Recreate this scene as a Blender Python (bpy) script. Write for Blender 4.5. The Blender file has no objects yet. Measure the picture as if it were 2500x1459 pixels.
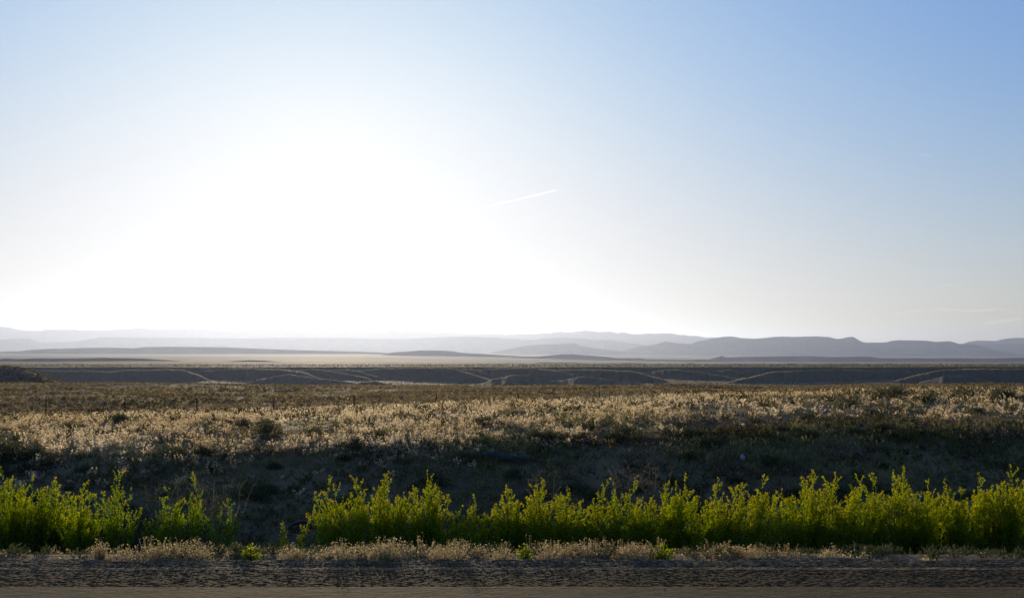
import bpy, math, random
import numpy as np
from mathutils import Vector

sc = bpy.context.scene
R = math.radians
rng = np.random.default_rng(7)
random.seed(7)

# ------------------------------------------------------------------ camera
F = 2430.6            # focal length in photo pixels (35 mm on a 36 mm wide frame, 2500 px)
CAM_Z = 1.6
PITCH = math.atan((856 - 729.5) / F)
cam_d = bpy.data.cameras.new("camera")
cam_d.lens = 35.0
cam_d.sensor_width = 36.0
cam_d.clip_start = 0.1
cam_d.clip_end = 300000.0
cam = bpy.data.objects.new("camera", cam_d)
cam.location = (0, 0, CAM_Z)
cam.rotation_euler = (R(90) + PITCH, 0, 0)
sc.collection.objects.link(cam)
sc.camera = cam

# ------------------------------------------------------------------ sun, sky, exposure
SUN_EL = R(6.3)
SUN_AZ = R(-10.5)     # measured from +Y, negative = left
sun_dir = Vector((math.sin(SUN_AZ) * math.cos(SUN_EL), math.cos(SUN_AZ) * math.cos(SUN_EL), math.sin(SUN_EL)))
sd = bpy.data.lights.new("sun", 'SUN')
sd.energy = 4.8
sd.angle = R(0.5)
sd.color = (1.0, 0.83, 0.60)
sun = bpy.data.objects.new("sun", sd)
sun.rotation_euler = (-sun_dir).to_track_quat('-Z', 'Y').to_euler()
sun.location = (0, 0, 50)
sc.collection.objects.link(sun)

world = bpy.data.worlds.new("World")
sc.world = world
world.use_nodes = True
wt = world.node_tree
wt.nodes.clear()
w_out = wt.nodes.new("ShaderNodeOutputWorld")
w_bg = wt.nodes.new("ShaderNodeBackground")
sky = wt.nodes.new("ShaderNodeTexSky")
sky.sky_type = 'NISHITA'
sky.sun_disc = False
sky.sun_elevation = SUN_EL
sky.sun_rotation = SUN_AZ
sky.altitude = 1400
sky.air_density = 1.0
sky.dust_density = 2.0
sky.ozone_density = 2.0


def wmath(op, a, b=None, c=None):
    n = wt.nodes.new("ShaderNodeMath")
    n.operation = op
    for i, v in enumerate((a, b, c)):
        if v is None:
            continue
        if isinstance(v, (int, float)):
            n.inputs[i].default_value = v
        else:
            wt.links.new(v, n.inputs[i])
    return n.outputs[0]


def wmix(blend, fac, a, b):
    n = wt.nodes.new("ShaderNodeMix")
    n.data_type = 'RGBA'
    n.blend_type = blend
    n.clamp_factor = False
    for sock, v in ((n.inputs[0], fac), (n.inputs[6], a), (n.inputs[7], b)):
        if isinstance(v, (int, float)):
            sock.default_value = v
        elif isinstance(v, tuple):
            sock.default_value = (*v, 1)
        else:
            wt.links.new(v, sock)
    return n.outputs[2]


# the sky's own light: Nishita, cooled to the camera's white balance, plus the wide aureole of a hazy sun
tc = wt.nodes.new("ShaderNodeTexCoord")
dotn = wt.nodes.new("ShaderNodeVectorMath")
dotn.operation = 'DOT_PRODUCT'
wt.links.new(tc.outputs["Generated"], dotn.inputs[0])
dotn.inputs[1].default_value = sun_dir
ang = wmath('ARCCOSINE', wmath('MINIMUM', dotn.outputs["Value"], 0.99999))
sx = wt.nodes.new("ShaderNodeSeparateXYZ")
wt.links.new(tc.outputs["Generated"], sx.inputs[0])
hi = wt.nodes.new("ShaderNodeMapRange")
hi.interpolation_type = 'SMOOTHSTEP'
wt.links.new(sx.outputs[2], hi.inputs[0])
hi.inputs[1].default_value = -0.02
hi.inputs[2].default_value = 0.33
gain = wmix('MIX', hi.outputs[0], (2.0, 1.95, 1.95), (1.28, 1.78, 3.7))   # horizon keeps its warmth, the high sky is blue
cool = wmix('MULTIPLY', 1.0, sky.outputs[0], gain)
glow = wmath('MULTIPLY', wmath('EXPONENT', wmath('MULTIPLY', wmath('POWER', wmath('DIVIDE', ang, R(4.2)), 2.0), -1.0)), 40.0)
glow2 = wmath('MULTIPLY', wmath('EXPONENT', wmath('DIVIDE', ang, R(-12.6))), 11.6)
glow_s = wmath('ADD', glow, glow2)
aure = wmix('MULTIPLY', 1.0, glow_s, (0.80, 1.27, 1.33))
total = wmix('ADD', 1.0, cool, aure)
# soft saturation of the bright part of the sky, channel by channel: L = (1 - exp(-0.1 x)) / 0.1
sp = wt.nodes.new("ShaderNodeSeparateColor"); wt.links.new(total, sp.inputs[0])
cb = wt.nodes.new("ShaderNodeCombineColor")
core = wmath('MULTIPLY', wmath('EXPONENT', wmath('MULTIPLY', wmath('POWER', wmath('DIVIDE', ang, R(13.0)), 2.0), -1.0)), 0.10)
SKY_TOP = (0.865, 0.868, 0.88)
for i in range(3):
    top = wmath('MULTIPLY', wmath('ADD', wmath('MULTIPLY', hi.outputs[0], 0.13), 0.87), SKY_TOP[i])
    top = wmath('ADD', top, core)   # the low sky saturates a little sooner
    e = wmath('EXPONENT', wmath('DIVIDE', wmath('MULTIPLY', sp.outputs[i], -0.1), top))
    wt.links.new(wmath('MULTIPLY', wmath('MULTIPLY', wmath('SUBTRACT', 1.0, e), 10.0), top), cb.inputs[i])
wt.links.new(cb.outputs[0], w_bg.inputs[0])
w_bg.inputs[1].default_value = 0.10
wt.links.new(w_bg.outputs[0], w_out.inputs[0])

sc.view_settings.view_transform = 'Standard'
sc.view_settings.look = 'None'
sc.view_settings.exposure = 0.0
sc.view_settings.gamma = 1.0
sc.view_settings.use_curve_mapping = False
sc.render.engine = 'CYCLES'
sc.cycles.use_denoising = True
sc.cycles.max_bounces = 6
sc.cycles.diffuse_bounces = 3
sc.cycles.transmission_bounces = 4
sc.cycles.transparent_max_bounces = 8
sc.cycles.volume_bounces = 0
sc.cycles.sample_clamp_indirect = 4.0


# ------------------------------------------------------------------ helpers
def ray(px, py, Y):
    """World point at forward distance Y seen at photo pixel (px, py)."""
    u = (px - 1250.0) / F
    v = (729.5 - py) / F
    fy = math.cos(PITCH) - v * math.sin(PITCH)
    fz = math.sin(PITCH) + v * math.cos(PITCH)
    return (u / fy * Y, Y, CAM_Z + fz / fy * Y)


def col_of(x, Y):
    return x / np.maximum(Y, 0.5) * F * math.cos(PITCH) + 1250.0


def rayz(py, Y):
    v = (729.5 - np.asarray(py, float)) / F
    return CAM_Z + (math.sin(PITCH) + v * math.cos(PITCH)) / (math.cos(PITCH) - v * math.sin(PITCH)) * Y


def hash2(ix, iy, seed):
    h = (ix.astype(np.int64) * 374761393 + iy.astype(np.int64) * 668265263 + seed * 1442695041) & 0x7fffffff
    h = ((h ^ (h >> 13)) * 1274126177) & 0x7fffffff
    h = (h ^ (h >> 16)) & 0x7fffffff
    return (h % 100003) / 100003.0


def vnoise(x, y, seed=0):
    x = np.asarray(x, float); y = np.asarray(y, float)
    ix = np.floor(x); iy = np.floor(y)
    fx = x - ix; fy = y - iy
    fx = fx * fx * (3 - 2 * fx); fy = fy * fy * (3 - 2 * fy)
    a = hash2(ix, iy, seed); b = hash2(ix + 1, iy, seed)
    c = hash2(ix, iy + 1, seed); d = hash2(ix + 1, iy + 1, seed)
    return (a * (1 - fx) + b * fx) * (1 - fy) + (c * (1 - fx) + d * fx) * fy


def fbm(x, y, seed=0, oct=4):
    s = 0.0; a = 0.5; n = 0
    for o in range(oct):
        s = s + a * vnoise(x * 2 ** o, y * 2 ** o, seed + o * 17)
        n += a; a *= 0.5
    return s / n


def mesh_np(name, verts, faces, mats, fmat=None, tint=None, smooth=False):
    """verts (N,3), faces (M,k) ints -> mesh data."""
    verts = np.asarray(verts, np.float32); faces = np.asarray(faces, np.int32)
    me = bpy.data.meshes.new(name)
    k = faces.shape[1]
    me.vertices.add(len(verts)); me.vertices.foreach_set("co", verts.ravel())
    me.loops.add(faces.size); me.loops.foreach_set("vertex_index", faces.ravel())
    me.polygons.add(len(faces))
    me.polygons.foreach_set("loop_start", np.arange(0, faces.size, k, dtype=np.int32))
    if smooth:
        me.polygons.foreach_set("use_smooth", np.ones(len(faces), bool))
    for m in (mats if isinstance(mats, (list, tuple)) else [mats]):
        me.materials.append(m)
    if fmat is not None:
        me.polygons.foreach_set("material_index", np.asarray(fmat, np.int32))
    if tint is not None:
        at = me.attributes.new("tint", 'FLOAT', 'POINT')
        at.data.foreach_set("value", np.asarray(tint, np.float32))
    me.update()
    return me


def link(name, me, parent=None, loc=None):
    o = bpy.data.objects.new(name, me)
    sc.collection.objects.link(o)
    if parent is not None:
        o.parent = parent
    if loc is not None:
        o.location = loc
    return o


def tag(o, label=None, cat=None, group=None, kind=None):
    if label: o["label"] = label
    if cat: o["category"] = cat
    if group: o["group"] = group
    if kind: o["kind"] = kind
    return o


# ------------------------------------------------------------------ materials
class NT:
    def __init__(self, name):
        self.m = bpy.data.materials.new(name)
        self.m.use_nodes = True
        self.t = self.m.node_tree
        self.t.nodes.clear()
        self.out = self.n("ShaderNodeOutputMaterial")

    def n(self, typ, **kw):
        x = self.t.nodes.new(typ)
        for k, v in kw.items():
            setattr(x, k, v)
        return x

    def set(self, sock, v):
        if v is None:
            return
        if isinstance(v, (int, float)):
            sock.default_value = v
        elif isinstance(v, tuple):
            sock.default_value = (*v, 1) if (len(v) == 3 and sock.type == 'RGBA') else v
        else:
            self.t.links.new(v, sock)

    def math(self, op, a, b=None, c=None, clamp=False):
        x = self.n("ShaderNodeMath", operation=op, use_clamp=clamp)
        for i, v in enumerate((a, b, c)):
            self.set(x.inputs[i], v)
        return x.outputs[0]

    def mix(self, fac, a, b, blend='MIX'):
        x = self.n("ShaderNodeMix", data_type='RGBA', blend_type=blend)
        self.set(x.inputs[0], fac); self.set(x.inputs[6], a); self.set(x.inputs[7], b)
        return x.outputs[2]

    def pos(self, scale=(1, 1, 1)):
        g = self.n("ShaderNodeTexCoord")
        m = self.n("ShaderNodeMapping")
        m.inputs["Scale"].default_value = scale
        self.t.links.new(g.outputs["Object"], m.inputs[0])
        return m.outputs[0]

    def noise(self, vec, scale, detail=4, rough=0.55):
        x = self.n("ShaderNodeTexNoise")
        self.set(x.inputs["Vector"], vec)
        x.inputs["Scale"].default_value = scale
        x.inputs["Detail"].default_value = detail
        x.inputs["Roughness"].default_value = rough
        return x.outputs[0]

    def ramp(self, fac, lo, hi):
        x = self.n("ShaderNodeMapRange", interpolation_type='SMOOTHSTEP')
        self.set(x.inputs[0], fac)
        x.inputs[1].default_value = lo; x.inputs[2].default_value = hi
        return x.outputs[0]

    def attr(self, name):
        x = self.n("ShaderNodeAttribute", attribute_name=name)
        return x.outputs["Fac"]

    def surf(self, sh):
        self.t.links.new(sh, self.out.inputs["Surface"])

    def principled(self, col, rough=0.9, spec=0.15, normal=None):
        p = self.n("ShaderNodeBsdfPrincipled")
        self.set(p.inputs["Base Color"], col)
        self.set(p.inputs["Roughness"], rough)
        p.inputs["Specular IOR Level"].default_value = spec
        if normal is not None:
            self.t.links.new(normal, p.inputs["Normal"])
        return p.outputs[0]

    def bump(self, h, dist, strength=1.0):
        b = self.n("ShaderNodeBump")
        b.inputs["Distance"].default_value = dist
        b.inputs["Strength"].default_value = strength
        self.t.links.new(h, b.inputs["Height"])
        return b.outputs[0]


def leaf_mat(name, c0, c1, trans=0.5, tcol=None):
    """thin leaf: diffuse front + translucent back, tint attribute mixes two natural colours"""
    N = NT(name)
    t = N.attr("tint")
    col = N.mix(t, c0, c1)
    d = N.n("ShaderNodeBsdfDiffuse"); N.set(d.inputs[0], col)
    tr = N.n("ShaderNodeBsdfTranslucent")
    if tcol:
        N.set(tr.inputs[0], N.mix(t, tcol[0], tcol[1]))
    else:
        N.set(tr.inputs[0], col)
    m = N.n("ShaderNodeMixShader"); m.inputs[0].default_value = trans
    N.t.links.new(d.outputs[0], m.inputs[1]); N.t.links.new(tr.outputs[0], m.inputs[2])
    N.surf(m.outputs[0])
    return N.m


def ground_material():
    N = NT("desert_soil")
    p = N.pos()
    sep = N.n("ShaderNodeSeparateXYZ"); N.t.links.new(p, sep.inputs[0])
    n1 = N.noise(p, 0.35, 5, 0.6)
    n2 = N.noise(p, 9.0, 5, 0.65)
    n3 = N.noise(p, 0.02, 5, 0.6)
    soil = N.mix(N.ramp(n1, 0.35, 0.65), (0.125, 0.087, 0.042), (0.23, 0.158, 0.076))
    soil = N.mix(N.math('MULTIPLY', N.ramp(n2, 0.45, 0.75), 0.5), soil, (0.27, 0.20, 0.11))
    # further out the flats carry dry grass, the steep badland faces are bare clay
    nor = N.n("ShaderNodeNewGeometry")
    ns = N.n("ShaderNodeSeparateXYZ"); N.t.links.new(nor.outputs["True Normal"], ns.inputs[0])
    flat = N.ramp(ns.outputs[2], 0.985, 0.997)
    g = N.mix(N.ramp(n3, 0.35, 0.65), (0.11, 0.088, 0.052), (0.185, 0.148, 0.092))
    nb = N.noise(N.pos((0.25, 1.0, 1.0)), 0.012, 8, 0.72)
    g = N.mix(N.math('MULTIPLY', N.ramp(nb, 0.46, 0.58), 0.75), g, (0.085, 0.078, 0.045))
    nf = N.noise(N.pos((0.14, 1.0, 1.0)), 0.0016, 8, 0.7)
    g = N.mix(N.math('MULTIPLY', N.math('MULTIPLY', N.ramp(sep.outputs[1], 1200.0, 2500.0), N.ramp(nf, 0.44, 0.58)), 0.8), g, (0.075, 0.072, 0.05))
    clay = N.mix(n3, (0.095, 0.075, 0.045), (0.135, 0.108, 0.066))
    farc = N.mix(flat, clay, g)
    midc = N.mix(N.ramp(n1, 0.3, 0.7), (0.085, 0.062, 0.038), (0.15, 0.11, 0.065))
    c = N.mix(N.ramp(sep.outputs[1], 30.0, 70.0), soil, midc)
    c = N.mix(N.math('MULTIPLY', N.ramp(sep.outputs[1], 110.0, 165.0), N.ramp(n3, 0.3, 0.6)), c, (0.11, 0.072, 0.038))
    c = N.mix(N.ramp(sep.outputs[1], 190.0, 320.0), c, farc)
    hb = N.math('ADD', N.math('MULTIPLY', n2, 0.5), n1)
    b = N.bump(hb, 0.10, 0.8)
    N.surf(N.principled(c, 0.95, 0.05, b))
    return N.m


def hill_material(name, c0, c1, grass):
    N = NT(name)
    p = N.pos()
    nor = N.n("ShaderNodeNewGeometry")
    ns = N.n("ShaderNodeSeparateXYZ"); N.t.links.new(nor.outputs["True Normal"], ns.inputs[0])
    n1 = N.noise(N.pos((1, 1, 4)), 0.004, 6, 0.6)
    c = N.mix(N.ramp(n1, 0.35, 0.65), c0, c1)
    c = N.mix(N.ramp(ns.outputs[2], 0.97, 0.995), c, grass)
    N.surf(N.principled(c, 0.95, 0.05))
    return N.m


M_soil = ground_material()
M_hill = hill_material("badland_clay", (0.10, 0.085, 0.072), (0.15, 0.125, 0.10), (0.24, 0.20, 0.13))
M_mtn = hill_material("mountain_rock", (0.060, 0.064, 0.068), (0.090, 0.092, 0.090), (0.095, 0.092, 0.08))


def road_material(worn):
    N = NT("worn_asphalt" if worn else "chip_seal")
    p = N.pos()
    ps = N.pos((0.32, 1.0, 1.0))
    sep = N.n("ShaderNodeSeparateXYZ"); N.t.links.new(p, sep.inputs[0])
    fine = N.noise(ps, 55.0, 3, 0.7)
    grit = N.noise(ps, 22.0, 4, 0.75)
    big = N.noise(N.pos((0.25, 1.2, 1)), 1.4, 4, 0.6)
    if worn:
        c = N.mix(N.ramp(grit, 0.35, 0.7), (0.080, 0.050, 0.015), (0.142, 0.091, 0.029))
        c = N.mix(N.math('MULTIPLY', N.ramp(fine, 0.56, 0.72), 0.6), c, (0.32, 0.23, 0.11))
    else:
        c = N.mix(N.ramp(grit, 0.38, 0.66), (0.030, 0.017, 0.005), (0.105, 0.060, 0.018))
        c = N.mix(N.math('MULTIPLY', N.ramp(fine, 0.60, 0.74), 0.7), c, (0.36, 0.26, 0.14))
        # a thin band of pale blown sand caught along the lip of the seal
        wob = N.math('MULTIPLY', N.math('SUBTRACT', N.noise(N.pos((1, 0, 0)), 0.8, 3), 0.5), 0.05)
        dd = N.math('ABSOLUTE', N.math('SUBTRACT', N.math('ADD', sep.outputs[1], wob), 7.43))
        band = N.math('SUBTRACT', 1.0, N.ramp(dd, 0.015, 0.055))
        band = N.math('MULTIPLY', band, N.math('ADD', N.ramp(N.noise(N.pos((1, .3, 1)), 3.0, 4, .7), .38, .62), .8))
        c = N.mix(N.math('MULTIPLY', band, 0.5), c, (0.40, 0.27, 0.13))
        edge = N.ramp(sep.outputs[1], 7.5, 7.75)
        c = N.mix(N.math('MULTIPLY', edge, N.ramp(grit, 0.4, 0.62)), c, (0.26, 0.19, 0.11))
    c = N.mix(N.math('MULTIPLY', N.ramp(big, 0.4, 0.7), 0.35), c, (0.13, 0.088, 0.042))
    h = N.math('ADD', grit, N.math('MULTIPLY', fine, 0.6))
    b = N.bump(h, 0.012 if worn else 0.03, 0.8)
    N.surf(N.principled(c, 0.95, 0.08, b))
    return N.m


M_road = road_material(True)
M_shoulder = road_material(False)

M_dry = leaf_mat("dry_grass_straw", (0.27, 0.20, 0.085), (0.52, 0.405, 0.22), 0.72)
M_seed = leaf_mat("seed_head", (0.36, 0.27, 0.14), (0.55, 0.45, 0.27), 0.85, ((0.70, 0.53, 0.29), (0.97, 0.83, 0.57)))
M_vdry = leaf_mat("verge_straw", (0.24, 0.19, 0.08), (0.42, 0.33, 0.16), 0.5)
M_vseed = leaf_mat("verge_seed_head", (0.38, 0.27, 0.14), (0.62, 0.51, 0.28), 0.6)
M_scrub = leaf_mat("grey_scrub_leaf", (0.044, 0.038, 0.018), (0.215, 0.165, 0.085), 0.5)
M_sage = leaf_mat("sage_leaf", (0.055, 0.065, 0.028), (0.105, 0.11, 0.05), 0.4)
M_cover = leaf_mat("low_green_weed", (0.09, 0.088, 0.030), (0.24, 0.215, 0.085), 0.4)
M_bluesage = leaf_mat("blue_sage_leaf", (0.09, 0.125, 0.105), (0.14, 0.18, 0.15), 0.35)
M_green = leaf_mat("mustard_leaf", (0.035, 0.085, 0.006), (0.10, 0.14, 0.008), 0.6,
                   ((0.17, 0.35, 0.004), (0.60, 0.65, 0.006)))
M_flower = leaf_mat("mustard_flower", (0.45, 0.36, 0.01), (0.60, 0.46, 0.015), 0.5)
M_stem = leaf_mat("green_stem", (0.05, 0.09, 0.02), (0.10, 0.13, 0.03), 0.2)
M_twig = leaf_mat("dry_twig", (0.22, 0.16, 0.10), (0.42, 0.31, 0.19), 0.3)


def plain_mat(name, col, rough=0.7, spec=0.3, var=0.25, scale=12.0):
    N = NT(name)
    n = N.noise(N.pos(), scale, 4, 0.6)
    lo = tuple(c * (1 - var) for c in col); hi = tuple(min(1, c * (1 + var)) for c in col)
    N.surf(N.principled(N.mix(n, lo, hi), rough, spec))
    return N.m


M_stone = plain_mat("roadside_stone", (0.17, 0.15, 0.13), 0.9, 0.2, 0.6, 20)
M_post = plain_mat("rusty_steel_post", (0.040, 0.030, 0.024), 0.8, 0.2)
M_wire = plain_mat("steel_wire", (0.12, 0.11, 0.10), 0.5, 0.5)
M_rubber = plain_mat("old_rubber", (0.018, 0.018, 0.020), 0.7, 0.3)
M_bag = plain_mat("white_plastic_film", (0.30, 0.30, 0.34), 0.5, 0.4, 0.12)

# ------------------------------------------------------------------ terrain shape
YK = np.array([0, 7.8, 8.25, 8.9, 12.9, 17.3, 20.3, 25, 28.5, 34, 45, 62, 80, 120, 170, 186, 235, 330, 420.])
PROF = {
    -300: [-.06, -.06, -.06, -.24, -1.08, -.15, -.13, -.24, -.41, -.85, -1.5, -2.46, -2.35, -3.3, -3.85, -4.3, -11, -21, -22],
    100: [-.06, -.06, -.06, -.24, -1.08, -.15, -.12, -.22, -.41, -.85, -1.5, -2.46, -2.35, -3.3, -3.85, -4.3, -11, -21, -22],
    600: [-.06, -.06, -.06, -.24, -1.08, -.14, -.10, -.19, -.37, -.75, -1.4, -2.30, -2.25, -3.3, -4.20, -4.7, -11, -21, -22],
    1250: [-.06, -.06, -.06, -.24, -1.08, -.10, .04, -.06, -.15, -.27, -.85, -1.85, -2.15, -3.3, -4.50, -5.0, -11, -21, -22],
    1800: [-.06, -.06, -.06, -.24, -1.08, -.28, .02, .08, .06, -.02, -.55, -1.4, -2.0, -3.1, -4.40, -4.9, -11, -21, -22],
    2200: [-.06, -.06, -.06, -.24, -1.08, -.38, -.02, .07, .12, .10, -.35, -1.1, -1.9, -3.0, -4.30, -4.8, -11, -21, -22],
    2900: [-.06, -.06, -.06, -.24, -1.08, -.38, -.02, .08, .16, .14, -.30, -1.1, -1.9, -3.0, -4.20, -4.7, -11, -21, -22],
}
UK = np.array(sorted(PROF))
_ls = np.linspace(math.log(4.0), math.log(420.0), 900)
_tab = []
for u in UK:
    z = np.interp(np.exp(_ls), YK, PROF[u])
    k = np.exp(-0.5 * (np.arange(-14, 15) / 5.0) ** 2); k /= k.sum()
    zz = np.convolve(np.pad(z, 14, mode='edge'), k, mode='valid')
    near = np.exp(_ls) < 8.3
    zz[near] = z[near]
    _tab.append(zz)
_tab = np.array(_tab)

# valley spurs traced from the photograph: (distance, front slope in degrees, ridge polyline in photo pixels)
SPURS = [
    # (distance of the ridge at its left end, at its right end, front slope in degrees, back slope, ridge polyline)
    (400, 400, 13, .02, [(-160, 890), (-60, 892), (0, 894.4), (26, 896), (64, 902), (90, 911), (120, 923), (138, 929), (165, 942)]),
    (830, 770, 15, .018, [(-20, 905), (77, 906), (140, 905.4), (205, 904.6), (240, 906), (282, 907), (305, 905), (333, 904.6), (384, 902.6), (443, 903), (466, 909), (490, 916), (525, 934)]),
    (900, 800, 15, .018, [(430, 901), (468, 902), (494, 899.5), (527, 896.5), (576, 897.5), (620, 899.5), (684, 901), (733, 906), (765, 914), (800, 922), (840, 935)]),
    (850, 770, 15, .018, [(500, 906), (530, 903), (563, 900.5), (620, 899.8), (660, 901.5), (684, 902), (733, 908), (770, 918), (810, 934)]),
    (880, 760, 15, .018, [(700, 903), (733, 904), (763, 902), (793, 902.5), (817, 906.5), (850, 913), (889, 921), (930, 935)]),
    (895, 765, 15, .018, [(770, 903), (817, 903.6), (850, 902), (876, 906), (900, 913.5), (937, 923), (975, 937)]),
    (880, 745, 15, .018, [(840, 905), (885, 905), (927, 900.5), (950, 899.6), (978, 898.5), (1020, 899), (1055, 898), (1106, 900.5), (1140, 910), (1175, 921), (1215, 937)]),
    (900, 840, 14, .018, [(1060, 899), (1106, 899.8), (1160, 902), (1185, 910), (1215, 924)]),
    (890, 760, 15, .018, [(1110, 904), (1160, 904.3), (1183, 901), (1240, 899.5), (1291, 898.3), (1324, 901), (1350, 905.5), (1390, 912), (1440, 922), (1500, 937)]),
    (860, 740, 15, .018, [(1290, 905), (1347, 905), (1368, 902), (1400, 902.6), (1445, 902), (1490, 904.5), (1534, 905.5), (1573, 914), (1600, 923), (1640, 938)]),
    (895, 790, 15, .018, [(1545, 907), (1591, 907.5), (1611, 904), (1650, 903), (1695, 906.5), (1735, 914), (1790, 922), (1840, 932)]),
    (900, 850, 15, .018, [(1690, 906), (1739, 905.5), (1778, 903), (1800, 906.5), (1816, 912), (1850, 922)]),
    (905, 890, 14, .018, [(1740, 906), (1790, 905), (1829, 902), (1870, 903), (1920, 907)]),
    (735, 880, 15, .018, [(1770, 936), (1815, 924), (1845, 917.5), (1860, 914), (1886, 908.5), (1950, 904.6), (1990, 903.8), (2039, 902), (2116, 905.5), (2167, 905.5), (2230, 907), (2300, 908)]),
    (740, 830, 15, .018, [(2170, 934), (2210, 922), (2257, 912), (2290, 904.5), (2346, 901.8), (2430, 902.4), (2500, 902), (2600, 902), (2750, 906)]),
    # lower mounds standing in front of the faces
    (720, 680, 10, .07, [(590, 936), (620, 929.5), (671, 919), (710, 914), (748, 919), (790, 925), (825, 928), (880, 934), (930, 942)]),
    (660, 650, 10, .07, [(850, 941), (876, 935), (914, 929), (953, 937), (980, 942)]),
    (700, 680, 10, .07, [(1180, 934), (1201, 926), (1247, 914), (1280, 915), (1330, 924), (1390, 937)]),
    (700, 670, 9, .07, [(1330, 936), (1370, 927), (1410, 919), (1450, 923), (1530, 932), (1590, 939)]),
    (690, 690, 9, .07, [(2240, 932), (2300, 918), (2340, 919), (2390, 928), (2440, 938)]),
]


def terrain(x, Y, rough=True):
    x = np.asarray(x, float); Y = np.asarray(Y, float)
    u = col_of(x, np.maximum(Y, 9.0))
    uc = np.clip(u, UK[0], UK[-1] - 1e-3)
    r = np.clip((np.log(np.maximum(Y, 4.0)) - _ls[0]) / (_ls[1] - _ls[0]), 0, len(_ls) - 1.001)
    i = r.astype(int); f = r - i
    j = np.clip(np.searchsorted(UK, uc, side='right') - 1, 0, len(UK) - 2)
    g = (uc - UK[j]) / (UK[j + 1] - UK[j]); g = g * g * (3 - 2 * g)
    za = _tab[j, i] * (1 - f) + _tab[j, i + 1] * f
    zb = _tab[j + 1, i] * (1 - f) + _tab[j + 1, i + 1] * f
    z = za * (1 - g) + zb * g
    if rough:
        bump = (fbm(x / 2.2, Y / 1.6, 3, 3) - 0.5) * 0.18 * np.clip((Y - 8.6) / 3.5, 0, 1) * np.clip((90 - Y) / 40, 0.3, 1)
        z = z + bump
        big = (fbm(x / 26, Y / 15, 5, 3) - 0.5) * np.clip((Y - 38) / 40, 0, 1) * np.clip((190 - Y) / 30, 0, 1) * 1.1
        z = z + big
    # valley floor, far plateau, basin
    far = Y > 300
    if np.any(far):
        # rim of the plateau, scalloped
        rim = 905 + (fbm(u / 120, Y * 0 + 1.3, 11, 3) - 0.5) * 45
        t = np.clip((Y - (rim - 34)) / 34, 0, 1); t = t * t * (3 - 2 * t)
        floor = -22.0 + (fbm(x / 90, Y / 60, 21, 3) - 0.5) * 2.0 * np.clip((Y - 330) / 100, 0, 1)
        plat = -13.1 + (fbm(x / 130, Y / 80, 31, 4) - 0.5) * 1.0
        zf = floor * (1 - t) + plat * t
        # basin beyond
        drop = np.clip((Y - 1080) / 1800, 0, 1); drop = drop * drop * (3 - 2 * drop)
        bas = np.interp(u, [-400, 900, 1300, 1700, 2900], [-27, -30, -50, -74, -78])
        zf = zf * (1 - drop) + bas * drop + (fbm(x / 700, Y / 350, 41, 4) - 0.5) * 7.0 * drop
        for (D, D2, sl, bk, poly) in SPURS:
            px = np.array([p[0] for p in poly], float)
            pD = D + (D2 - D) * (px - px[0]) / (px[-1] - px[0])
            pz = rayz([p[1] for p in poly], pD)
            Du = np.interp(u, px, pD)
            nz = (fbm(u / 24, Y * 0 + D * 0.37, 51, 5) - 0.5) * 1.7
            rz = np.interp(u, px, pz) + nz
            inside = (u > px[0]) & (u < px[-1])
            dist = Du - Y + (fbm(u / 40, Y / 60, int(D), 3) - 0.5) * 12 + (np.abs(fbm(u / 11, Y / 45, int(D) + 7, 3) - 0.5)) * (16 if D > 600 else 3)
            front = np.sqrt(np.maximum(dist, 0) ** 2 + 9.0) - 3.0
            zs = np.where(dist > 0, rz - front * math.tan(R(sl)), rz - np.minimum(-dist * bk, 40))
            zs = np.where(inside, zs, -1e3)
            zf = np.maximum(zf, np.where(Y < Du + (260 if D > 600 else 90), zs, -1e3))
        w = np.clip((Y - 320) / 60, 0, 1)
        z = z * (1 - w) + zf * w
    return z


def ground_at(px, py, y0, y1):
    """distance at which the ground between y0 and y1 metres shows at photo pixel (px, py)"""
    Y = np.linspace(y0, y1, 400)
    X = (px - 1250) / (F * math.cos(PITCH)) * Y
    d = terrain(X, Y) - rayz(py, Y)
    k = np.where(d >= 0)[0]
    return float(Y[k[0]]) if len(k) else float(Y[np.argmin(np.abs(d))])


# ground: one sheet on a polar grid, fine where the camera looks, coarse behind it
rows = np.concatenate([
    np.geomspace(3.0, 7.6, 8)[:-1],
    np.linspace(7.6, 13, 60)[:-1],
    np.geomspace(13, 45, 190)[:-1],
    np.geomspace(45, 190, 130)[:-1],
    np.geomspace(190, 380, 40)[:-1],
    np.linspace(380, 640, 50)[:-1],
    np.linspace(640, 930, 130)[:-1],
    np.geomspace(930, 3500, 90)[:-1],
    np.geomspace(3500, 40000, 70),
])
front_t = np.tan(np.linspace(R(-36), R(36), 800))
xs = front_t[None, :] * rows[:, None]
ys = np.repeat(rows[:, None], len(front_t), 1)
zs = terrain(xs, ys)
nr, nc = xs.shape
V = np.stack([xs, ys, zs], -1).reshape(-1, 3)
idx = np.arange(nr * nc).reshape(nr, nc)
Q = np.stack([idx[:-1, :-1], idx[:-1, 1:], idx[1:, 1:], idx[1:, :-1]], -1).reshape(-1, 4)
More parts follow.
